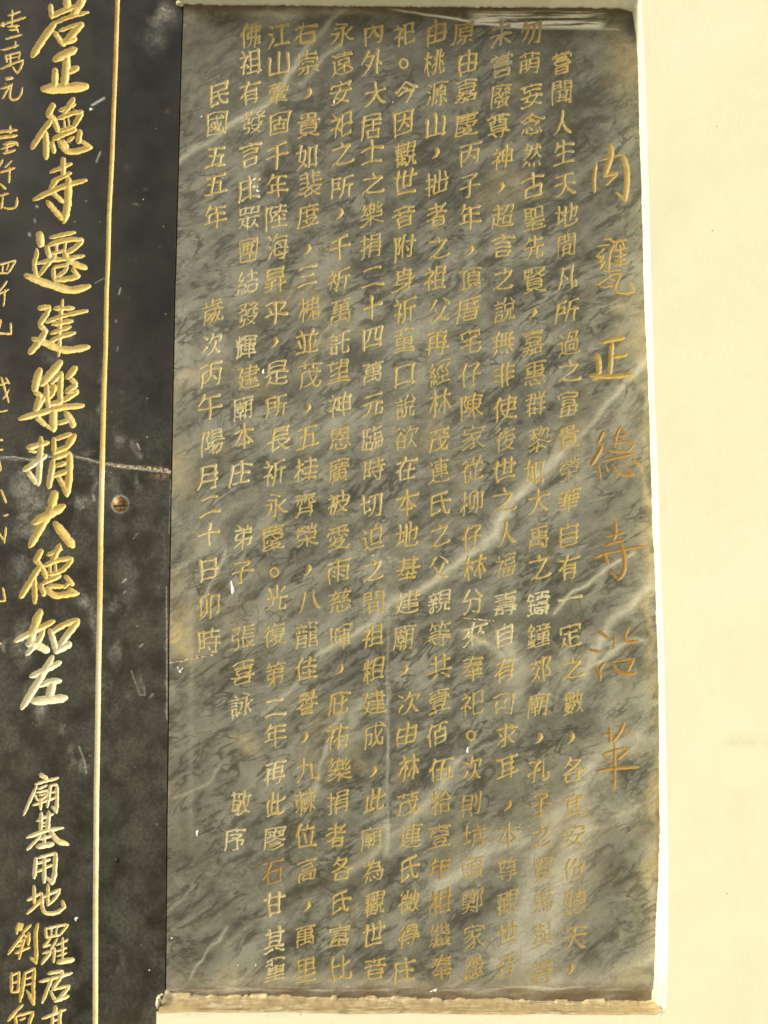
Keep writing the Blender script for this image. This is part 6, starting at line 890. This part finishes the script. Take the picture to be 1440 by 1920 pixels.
for ch, segs in hand_chars(HAND_LEFT, rng, 1.1):
    y = segs[:, 1].mean(); x = segs[:, 0].mean()
    if x < 45 and y < 1660:
        cb.carve("carved_character", segs, tone=.30 if y < 400 else .5, wear=.22, warp=.7, depth=.7); continue
    tf = None
    if 800 < y < 960: tf = lambda px, py: .50 + .42 * np.exp(-((px - 68) / 26.) ** 2 - ((py - 880) / 40.) ** 2)
    elif 1120 < y < 1330: tf = lambda px, py: .55 + .45 * sstep(1160, 1220, py)
    tn = .46 if y < 440 else (.60 if y < 800 else (.52 if y < 1130 else (.82 if y < 1660 else (.45 if x < 72 else .70))))
    cb.carve("carved_character", segs, tone=tn, tonef=tf, wear=-.1, warp=.8, cap=4.6, depth=.85)
LINE = [(-200, 232), (-14, 221), (0, 220.3), (140, 216), (208, 213), (300, 210), (400, 204.5), (490, 202.5), (540, 200), (650, 198), (730, 195), (850, 192), (940, 190), (1000, 188.7), (1130, 187), (1250, 184.7), (1400, 182.5), (1480, 181), (1600, 180), (1700, 179), (1934, 178.7)]
ls = []
for (y0, x0), (y1, x1) in zip(LINE[:-1], LINE[1:]):
    n = max(1, int((y1 - y0) / 12))
    for k in range(n):
        a, b = k / n, (k + 1) / n
        ya, yb = y0 + (y1 - y0) * a, y0 + (y1 - y0) * b
        ra = 4.1 + .9 * float(sstep(500, 950, ya)); rb = 4.1 + .9 * float(sstep(500, 950, yb))
        ls.append((x0 + (x1 - x0) * a, ya, ra, x0 + (x1 - x0) * b, yb, rb))
cb.carve("border_line", np.array(ls), cap=2.4, depth=.7, warp=.35, wear=-.05,
         tonef=lambda px, py: .20 + .25 * sstep(200, 420, py) + .38 * sstep(820, 900, py) - .3 * np.exp(-((py - 1060) / 70.) ** 2) + .15 * sstep(1200, 1260, py) - .12 * sstep(1500, 1700, py))
z_ = 3.789
ck = [(0, 1545), (100, 1540), (210, 1560), (270, 1560), (340, 1535), (400, 1550), (500, 1530), (580, 1545), (640, 1560), (690, 1580)]
cb.carve("hairline_crack", crack_segs([(x / z_, y / z_ + 450) for x, y in ck], .7, 1.2, .7, 1), cap=1, tone=.9, warp=.4)
ck = [(690, 1580), (750, 1588), (850, 1605), (940, 1612), (1040, 1620), (1120, 1628), (1215, 1650)]
cb.carve("crack", crack_segs([(x / z_, y / z_ + 450) for x, y in ck], 1.2, 3.0, 1.2, 2), cap=2, depth=1.0, warp=2.2)
BLOOM_SHEEN = [(45, 905, 22, 40, .7), (60, 970, 30, 60, .75), (40, 1040, 20, 80, .45), (152, 940, 18, 14, .8), (176, 905, 6, 60, .5), (205, 905, 26, 30, .35), (256, 905, 8, 22, .5), (158, 1130, 14, 22, .7), (215, 1140, 10, 24, .7), (172, 1170, 9, 50, .5),
         (215, 1230, 12, 24, .55), (50, 1200, 26, 50, .6), (60, 1290, 14, 26, .7), (75, 1335, 12, 22, .7), (190, 1290, 20, 26, .45), (262, 1275, 14, 24, .35), (240, 1310, 12, 20, .4), (10, 1210, 8, 14, .8), (135, 1415, 12, 30, .55), (155, 1440, 8, 20, .6), (120, 1370, 8, 14, .4),
         (228, 727, 7, 6, .7), (226, 815, 14, 22, .5), (256, 840, 8, 14, .5), (165, 850, 14, 10, .5), (190, 740, 4, 60, .4), (125, 620, 12, 16, .4), (98, 670, 14, 20, .35), (308, 30, 26, 22, .5), (290, 70, 22, 20, .3), (314, 1250, 3, 160, .5), (306, 1050, 8, 160, .25), (225, 960, 22, 16, .4), (40, 1640, 8, 30, .3), (215, 1800, 30, 40, .3), (120, 1850, 30, 60, .25), (240, 1090, 30, 80, .25), (255, 380, 4, 4, .5), (60, 1560, 60, 100, .12)]  # the tall bands by the right edge are painted reflections
MARKS = [([(173, 197), (195, 184)], 1.9, .9), ([(181, 303), (188, 285)], 1.6, .55), ([(69, 387), (70, 388)], 2, .7), ([(65, 411), (66, 416)], 1.6, .5), ([(55, 438), (56, 441)], 2, .8), ([(304, 15), (309, 20)], 1.2, .6), ([(226, 540), (223, 552)], 1.2, .6), ([(217, 600), (218, 604)], 1.2, .5), ([(221, 651), (220, 658)], 1, .4),
         ([(178, 531), (194, 522)], .8, .4), ([(150, 955), (158, 950)], 1, .7), ([(230, 1092), (236, 1086)], 1.4, .8), ([(232, 1112), (235, 1108)], 1.2, .5), ([(246, 1258), (262, 1302), (272, 1304), (270, 1290)], .9, .45), ([(281, 1308), (286, 1302)], 2, .35), ([(257, 832), (262, 842)], 1.4, .8), ([(258, 1000), (250, 1010)], 1, .3),
         ([(148, 1400), (158, 1425), (162, 1450)], 1.2, .5), ([(176, 930), (177, 938)], 1.6, .6), ([(312, 1100), (313, 1350)], .9, .5), ([(320, 900), (317, 1000)], .7, .35), ([(292, 1545), (296, 1547)], .8, .3), ([(262, 1213), (268, 1208)], 1.2, .6)]
def feat_black(px, py):
    n = len(px); a = np.zeros(n); b = np.zeros(n); c = np.zeros(n)
    jx = px + 26 * (fbm(px / 22., py / 22.) - .5); jy = py + 34 * (fbm(px / 22. + 60, py / 22.) - .5)
    for cx, cy, rx, ry, st in BLOOM_SHEEN: a = np.maximum(a, 1.25 * st * blob(jx, jy, cx, cy, rx, ry))
    a = np.maximum(a, .17 * sstep(550, 950, py) * (.4 + 1.2 * fbm(px / 60., py / 90.)))  # painted haze of reflections, greyer towards the bottom
    for pts, hw, st in MARKS: c = np.maximum(c, st * np.exp(-(polyd(px, py, pts) / hw) ** 2))
    ck_ = [(x / z_, y / z_ + 450) for x, y in [(0, 1545), (210, 1560), (340, 1535), (500, 1530), (690, 1580), (850, 1605), (1215, 1650)]]
    d = polyd(px, py + 3 * (fbm(px / 4., py / 4.) - .5), ck_)
    c = np.maximum(c, .55 * np.exp(-((d - 1.5) / 1.6) ** 2) * (.4 + .6 * sstep(170, 220, px)))
    b = np.maximum(b, .8 * blob(px, py, 302, 893, 18, 5) + .5 * blob(px, py, 260, 876, 50, 3))
    c = np.maximum(c, .5 * np.exp(-((np.hypot(px - 225, py - 945) - 15) / 2.2) ** 2))
    b = np.maximum(b, .25 * (blob(px, py, 237, 313, 4, 4) + blob(px, py, 313, 208, 5, 4) + blob(px, py, 271, 355, 3, 3)))
    b = np.maximum(b, .35 * np.exp(-((px - joint_px(py)) / 1.5) ** 2))
    return dict(feat=np.clip(np.stack([a, b, c], 1), 0, 1))
cb.build(M_BLACK, "slab", black, base2, lambda n: M_CRACK if n == 'crack' else (M_HAIR if n == 'hairline_crack' else M_GILT_B), feat_black)

# countersunk screw with a slotted domed head, and a small pin
def lathe(name, prof, px, py, mat, parent, origin, n=28, wob=0.0):
    cx, cz = at(px, py); s_ = scale_at(py); V = []; Fc = []
    for i, (r, y) in enumerate(prof):
        for k in range(n):
            a = 2 * math.pi * k / n
            rr = r * (1 + wob * (vnoise(np.array([k * .7]), np.array([i * 1.1]))[0] - .5))
            V.append((cx + rr * s_ * math.cos(a), y * s_, cz + rr * s_ * math.sin(a)))
    for i in range(len(prof) - 1):
        for k in range(n):
            Fc.append((i * n + k, i * n + (k + 1) % n, (i + 1) * n + (k + 1) % n, (i + 1) * n + k))
    return mesh(name, V, [np.array(Fc)], mat, parent, origin, smooth=True)
scr = lathe("screw_head", [(14.2, -.3), (13.6, -1.2), (12.6, -.9), (11.8, -1.6), (9.5, -4.0), (6, -5.6), (2.5, -6.3), (.01, -6.4)], 225, 945, M_SCREW, black, base2, wob=.05)
# slot: a raised near-black bar standing in for the groove's shade
cx, cz = at(225, 949); s_ = scale_at(945)
bw, bh = 9.5 * s_, 1.5 * s_
V = [(cx - bw, -6.75 * s_, cz - bh), (cx + bw, -5.9 * s_, cz - bh), (cx + bw, -5.9 * s_, cz + bh), (cx - bw, -6.75 * s_, cz + bh),
     (cx - bw, -2 * s_, cz - bh), (cx + bw, -2 * s_, cz - bh), (cx + bw, -2 * s_, cz + bh), (cx - bw, -2 * s_, cz + bh)]
q8 = np.array([(0, 1, 2, 3), (0, 4, 5, 1), (1, 5, 6, 2), (2, 6, 7, 3), (3, 7, 4, 0)])
mesh("slot_shade", V, [q8], M_JOINT, scr, base2)
lathe("pin", [(4.3, -.1), (4.0, -1.2), (2.6, -2.4), (.01, -2.8)], 219, 1613, M_BLACK, black, base2, 16)

def fleck(parent, origin, px, py, w_, h_, ang, name="paint_fleck"):
    cx, cz = at(px, py); s_ = scale_at(py); n = 14; V = []; ca, sa = math.cos(math.radians(ang)), math.sin(math.radians(ang))
    for ring, (k_, y) in enumerate([(1, -.05), (.82, -.9), (.4, -1.3)]):
        for k in range(n):
            a = 2 * math.pi * k / n; r = 1 + .25 * math.sin(3 * a + px)
            x0, z0 = w_ / 2 * k_ * r * math.cos(a), h_ / 2 * k_ * r * math.sin(a)
            V.append((cx + (x0 * ca - z0 * sa) * s_, y * s_, cz + (x0 * sa + z0 * ca) * s_))
    Fc = []
    for i in range(2):
        for k in range(n): Fc.append((i * n + k, i * n + (k + 1) % n, (i + 1) * n + (k + 1) % n, (i + 1) * n + k))
    V.append((cx, -1.4 * s_, cz)); t3 = [(2 * n + k, 2 * n + (k + 1) % n, 3 * n) for k in range(n)]
    return mesh(name, V, [np.array(Fc), np.array(t3)], M_FLECK, parent, origin, smooth=True)
for a in [(436, 1103, 6.5, 25, 8), (370, 1562, 4, 12, -5), (877, 1407, 4, 11, 0), (494, 697, 4.5, 9, 0), (627, 191, 3, 8, -5), (378, 219, 3, 4, 0), (338, 1259, 5, 6, 20), (334, 1253, 2, 7, 10), (342, 1254, 2, 6, -35), (322, 1759, 3.5, 3.5, 0),
          (816, 1857, 8, 5, 10), (809, 1859, 4, 2.5, 0), (484, 358, 7, 4, -25), (478, 336, 5, 4, 20), (478, 350, 6, 3, -10), (480, 1810, 3, 3, 0), (447, 1810, 2.5, 3, 0), (737, 192, 2, 3, 0), (700, 1042, 2, 3, 0)]:
    fleck(marble, base, *a)
for a in [(171, 205, 7, 5, 0), (143, 1723, 5, 8, -30), (280, 1819, 2.6, 2.6, 0), (269, 374, 1.8, 2.5, 0), (276, 820, 2, 3, 0)]:
    fleck(black, base2, *a)

# ------------------------------------------------------------------ wall, reveals, mortar
YF = -0.040
def lip(px, py, amp=1.0): return amp * (fbm(px / 7. + 2, py / 7.) - .5) * 6 + amp * (fbm(px / 40., py / 40. + 7) - .5) * 5
ri = [(-60, 1176), (0, 1180), (14, 1182), (20, 1186), (60, 1192), (130, 1196.5), (200, 1198), (300, 1200.6), (400, 1204), (500, 1206), (640, 1211), (700, 1214.6), (830, 1219), (930, 1222), (1000, 1224), (1110, 1229.5), (1200, 1232), (1300, 1235), (1450, 1236), (1560, 1237), (1640, 1234), (1660, 1233), (1730, 1230), (1790, 1228), (1840, 1226), (1868, 1222), (1900, 1221), (1960, 1221)]
ro_ = [(-120, 1199), (-60, 1200), (20, 1202), (80, 1207), (160, 1210), (250, 1213), (330, 1214.6), (420, 1217.4), (600, 1223), (750, 1227), (850, 1232), (940, 1235), (1100, 1240), (1200, 1244), (1400, 1248.5), (1600, 1252.5), (1750, 1252.5), (1850, 1251), (1880, 1250), (1892, 1247), (1900, 1240), (1960, 1240)]
wall = D.objects.new("plaster_wall", None)
# one structure mesh for the wall front; reveals are separate parts of the wall
ys = np.arange(-60, 1901, 2.0)
xin = np.interp(ys, *zip(*ri)) + lip(ys * 0 + 1200, ys, .36); xout = np.interp(ys, *zip(*ro_)) + .4 * lip(ys * 0 + 1400, ys, .4)
rows = []
Xi, Zi = at(xin, ys, 0.0); Xo, Zo = at(xout, ys, YF)
R_ = 0.0022
prof = [(0, .0015)] + [(f, None) for f in (0.0, .25, .5, .75, .93)]
cols = []
cols.append((Xi, np.full(len(ys), .004), Zi))
for f in (0.0, .12, .3, .5, .7, .88, .97):
    wob = (fbm(ys / 14. + 3 * f, ys * 0 + 9 * f) - .5) * .0016 * math.sin(math.pi * f)
    cols.append((Xi + (Xo - Xi) * f + wob, np.full(len(ys), YF * f), Zi + (Zo - Zi) * f))
cols.append((Xo + .0006, np.full(len(ys), YF * 1.0 - .0001), Zo)); 
V = np.stack([np.stack(c_, 1) for c_ in cols], 1)            # (rows, cols, 3)
ny_, nx_ = V.shape[:2]
px_, py_ = topx(V[..., 0], V[..., 2], V[..., 1])
dirt = sstep(1.0, .0, np.abs(V[..., 1]) / .006) * (.3 + .7 * sstep(900, 1700, py_)) * .9
tanm = .55 * sstep(1790, 1880, py_)
fe = np.stack([dirt, tanm, 0 * dirt], -1).reshape(-1, 3)
wall_o = (0.9, 0.0, 0.0)
# front sheet of the wall -------------------------------------------------
def bottom_front(x):      # photo y of the front edge under the marble tablet
    return 1895.5 + (x - 300) * .0045 + 2.2 * (fbm(x / 60., x * 0 + 3) - .5) * 2
xr2 = 1.9
yy = np.concatenate([[-1400, -700, -300, -120], np.arange(-60, 1893, 12.0), [1893]])
xo2 = np.interp(yy, *zip(*ro_)); XO, ZO = at(xo2, yy, YF)
ff = np.concatenate([[0], np.linspace(.002, 1, 40) ** 1.6])
Vf = np.stack([XO[:, None] + (xr2 - XO[:, None]) * ff, np.full((len(yy), len(ff)), YF), np.repeat(ZO[:, None], len(ff), 1)], -1)
Vf[..., 1] += (fbm(Vf[..., 0] * 9, Vf[..., 2] * 9) - .5) * .0022 * np.clip(ff * 60, 0, 1)[None]
# lower sheet
xs_ = np.concatenate([np.arange(293.5, 1247, 6.0), [1247]])
yb_ = bottom_front(xs_)
yb_ = yb_ - 9 * sstep(1222, 1247, xs_) ** 1.5
XB, ZB = at(xs_, yb_, YF)
zlow = 0.0
hh = np.concatenate([[0, .004, .01], np.linspace(.03, 1, 14)])
Vl = np.stack([np.repeat(XB[None], len(hh), 0), np.full((len(hh), len(xs_)), YF), ZB[None] + (zlow - ZB[None]) * hh[:, None]], -1)
# left border of lower sheet leans with the black tablet's edge
# right lower block
Xc = float(XB[-1]); zc = float(ZO[-1])
fr = ff
zr = np.linspace(0, 1, 16)
Vr = np.stack([np.repeat((Xc + (xr2 - Xc) * fr)[None], 16, 0), np.full((16, len(fr)), YF), np.repeat((zc + (zlow - zc) * zr)[:, None], len(fr), 1)], -1)
Vr[..., 1] += (fbm(Vr[..., 0] * 9, Vr[..., 2] * 9) - .5) * .0022 * np.clip(fr * 60, 0, 1)[None]
# above the tablet
xt_ = np.arange(333, 1201, 8.0); XT, ZT_ = at(xt_, -27 + (xt_ - 333) * .008, YF)
Vt = np.stack([np.repeat(XT[None], 8, 0), np.full((8, len(xt_)), YF), ZT_[None] + (2.9 - ZT_[None]) * np.linspace(0, 1, 8)[:, None]], -1)
def joinmesh(blocks):
    Vs, Fs, o_ = [], [], 0
    for B, flip in blocks:
        g = grid_faces(*B.shape[:2]) + o_
        Fs.append(g[:, ::-1] if flip else g); Vs.append(B.reshape(-1, 3)); o_ += B.shape[0] * B.shape[1]
    return np.vstack(Vs), Fs
Vw, Fw = joinmesh([(Vf, True), (Vl, True), (Vr, True), (Vt, False)])
pxw, pyw = topx(Vw[:, 0], Vw[:, 2], YF)
fw = np.stack([.22 * blob(pxw, pyw, 1400, 1390, 22, 8) + .3 * np.exp(-((pyw - 1899) / 2.5) ** 2) * (pxw < 1250), .08 * np.exp(-((pxw - 1385) / 5.) ** 2) * sstep(1450, 1500, pyw) + .12 * blob(pxw, pyw, 1395, 1390, 40, 14), 0 * pxw], 1)
wallm = mesh("plaster_wall", Vw, Fw, M_PLASTER, None, wall_o, dict(feat=fw), smooth=True)
wallm['kind'] = 'structure'
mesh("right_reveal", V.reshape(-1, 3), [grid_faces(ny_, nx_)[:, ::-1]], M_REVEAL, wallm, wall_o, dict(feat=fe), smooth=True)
# top reveal (faces down) -------------------------------------------------
xs2 = np.arange(333, 1206, 2.0)
ytop = 9 + (xs2 - 340) * .0085 + lip(xs2, xs2 * 0, .55) + 9 * sstep(1160, 1195, xs2)
Xi, Zi = at(xs2 + 8 * sstep(345, 333, xs2), ytop, 0.0); Xo, Zo = at(333 + (xs2 - 333) * 1.0, -27 + (xs2 - 333) * .008, YF)
rows = [np.stack([Xi, np.full(len(xs2), .004), Zi], 1)]
for f in (0, .1, .25, .5, .75, 1):
    rows.append(np.stack([Xi + (Xo - Xi) * f, np.full(len(xs2), YF * f), Zi + (Zo - Zi) * f + (fbm(xs2 / 15., xs2 * 0 + 4 * f) - .5) * .002 * math.sin(math.pi * f)], 1))
Vtr = np.stack(rows, 0)
ft = np.stack([.9 * sstep(.004, .0, np.abs(Vtr[..., 1])), .15 + 0 * Vtr[..., 0], 0 * Vtr[..., 0]], -1).reshape(-1, 3)
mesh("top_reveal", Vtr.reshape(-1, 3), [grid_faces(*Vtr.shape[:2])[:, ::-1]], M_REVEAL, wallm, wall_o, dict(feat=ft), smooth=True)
# mortar ledge under the tablet, dirty, crumbling --------------------------
xs3 = np.arange(296, 1241, 1.6)
yin = 1865 + (xs3 - 311) * .0145 + 6 * (fbm(xs3 / 55., xs3 * 0 + 1) - .5) + 4.0 * (fbm(xs3 / 26., xs3 * 0 + 5, 3) - .5) - 6 * sstep(318, 300, xs3)
yin = yin - 6 * sstep(1215, 1240, xs3)
yo = np.interp(xs3, xs_, yb_)
xi3 = 311 + (xs3 - 296) * (1232 - 311) / (1240 - 296.)
Xi, Zi = at(xi3, yin, 0.0); Xo, Zo = at(xs3, yo, YF)
rows = [np.stack([Xi, np.full(len(xs3), .006), Zi + .0006], 1)]
fs = [0, .06, .13, .2, .3, .42, .55, .68, .8, .9, .97, 1.0]
for f in fs:
    h = (fbm(xs3 / 16. + 1.5 * f, xs3 * 0 + 9 * f, 5) - .5) * .0034 * math.sin(math.pi * min(1, f + .08)) + .0030 * math.exp(-((f - .08) / .06) ** 2) * sstep(.42, .58, fbm(xs3 / 24., xs3 * 0 + 8))
    rows.append(np.stack([Xi + (Xo - Xi) * f, np.full(len(xs3), YF * f) + (.0008 if f < 1 and f > .9 else 0), Zi + (Zo - Zi) * f + h], 1))
rows.append(np.stack([Xo, np.full(len(xs3), YF - .0004), Zo - .0012], 1))
Vm = np.stack(rows, 0)
fcol = np.array([0] + fs + [1.0])[:, None] + 0 * Vm[..., 0]
xq = np.repeat(xs3[None], len(Vm), 0)
chip = np.exp(-((fcol - .10) / .05) ** 2) * sstep(.46, .60, fbm(xq / 18., fcol * 7 + 8))
dm = np.clip(1.15 - 1.2 * chip - .10 * sstep(.55, .75, fcol) , 0, 1)
dm = np.clip(dm * (.72 + .5 * sstep(.55, .95, fcol)), 0, 1); dm[fcol < .05] = 1.0  # dirt browner towards the front edge, with shadow painted in
fm = np.stack([1.0 * dm, np.clip(dm, 0, 1) * .95, .8 * (fcol < .04)], -1).reshape(-1, 3)
mesh("mortar_ledge", Vm.reshape(-1, 3), [grid_faces(*Vm.shape[:2])[:, ::-1]], M_MORTAR, wallm, wall_o, dict(feat=fm), smooth=True)
# return edge of the lower wall beside the black tablet --------------------
zz3 = np.linspace(float(ZB[0]), zlow, 40)
x0 = float(XB[0])
Vs_ = np.stack([np.stack([np.full(40, x0), np.full(40, y_), zz3], 1) for y_ in np.linspace(YF, -.0005, 6)], 0)
mesh("left_reveal", Vs_.reshape(-1, 3), [grid_faces(6, 40)], M_PLASTER, wallm, wall_o, dict(feat=np.zeros((240, 3))), smooth=True)
x0 = float(XT[0]); zz3 = np.linspace(float(ZT_[0]), 2.9, 12)
Vs_ = np.stack([np.stack([np.full(12, x0), np.full(12, y_), zz3], 1) for y_ in np.linspace(YF, -.0005, 6)], 0)
mesh("left_reveal", Vs_.reshape(-1, 3), [grid_faces(6, 12)[:, ::-1]], M_PLASTER, wallm, wall_o, dict(feat=np.zeros((72, 3))), smooth=True)
# dark backing that shows through the joint --------------------------------
bx0, bx1 = -1.2, 0.6
mesh("joint_backing", [(bx0, .0155, 0), (bx1, .0155, 0), (bx1, .0155, 2.9), (bx0, .0155, 2.9)], [np.array([(0, 1, 2, 3)])], M_JOINT, wallm, wall_o)
# lumps of plaster at the ledge's left end
def lump(px, py, Y, rx, ry, rz, seed):
    n, m = 14, 9; rg = np.random.RandomState(seed); cx, cz = at(px, py, Y); s_ = scale_at(py); V = []
    for i in range(m):
        th = math.pi * i / (m - 1)
        for k in range(n):
            a = 2 * math.pi * k / n
            r = 1 + .5 * (vnoise(np.array([k * .8 % 11 + seed]), np.array([i * .9 + seed]))[0] - .5)
            V.append((cx + rx * s_ * r * math.sin(th) * math.cos(a), Y + ry * s_ * r * math.sin(th) * math.sin(a), cz + rz * s_ * r * math.cos(th)))
    Fc = [(i * n + k, (i + 1) * n + k, (i + 1) * n + (k + 1) % n, i * n + (k + 1) % n) for i in range(m - 1) for k in range(n)]
    return mesh("plaster_lump", V, [np.array(Fc)], M_PLASTER, wallm, wall_o, dict(feat=np.tile([.25, .2, 0], (len(V), 1))), smooth=True)
lump(299, 1872, -.006, 5, 7, 6, 1); lump(296, 1882, -.03, 4, 5, 8, 2); lump(304, 1866, -.002, 4, 4, 3, 3); lump(1226, 1862, -.004, 4, 5, 7, 4); lump(335, 6, -.004, 5, 5, 4, 6); lump(340, 9, -.001, 5, 3, 3, 8)

# ------------------------------------------------------------------ ground in front of the wall
g = mesh("unseen_ground", [(-30, -40, 0), (30, -40, 0), (30, YF, 0), (-30, YF, 0)], [np.array([(0, 1, 2, 3)])], M_PAVE, None, (0, 0, 0))  # out of view, added to bounce sunlight up onto the top reveal
g['kind'] = 'structure'
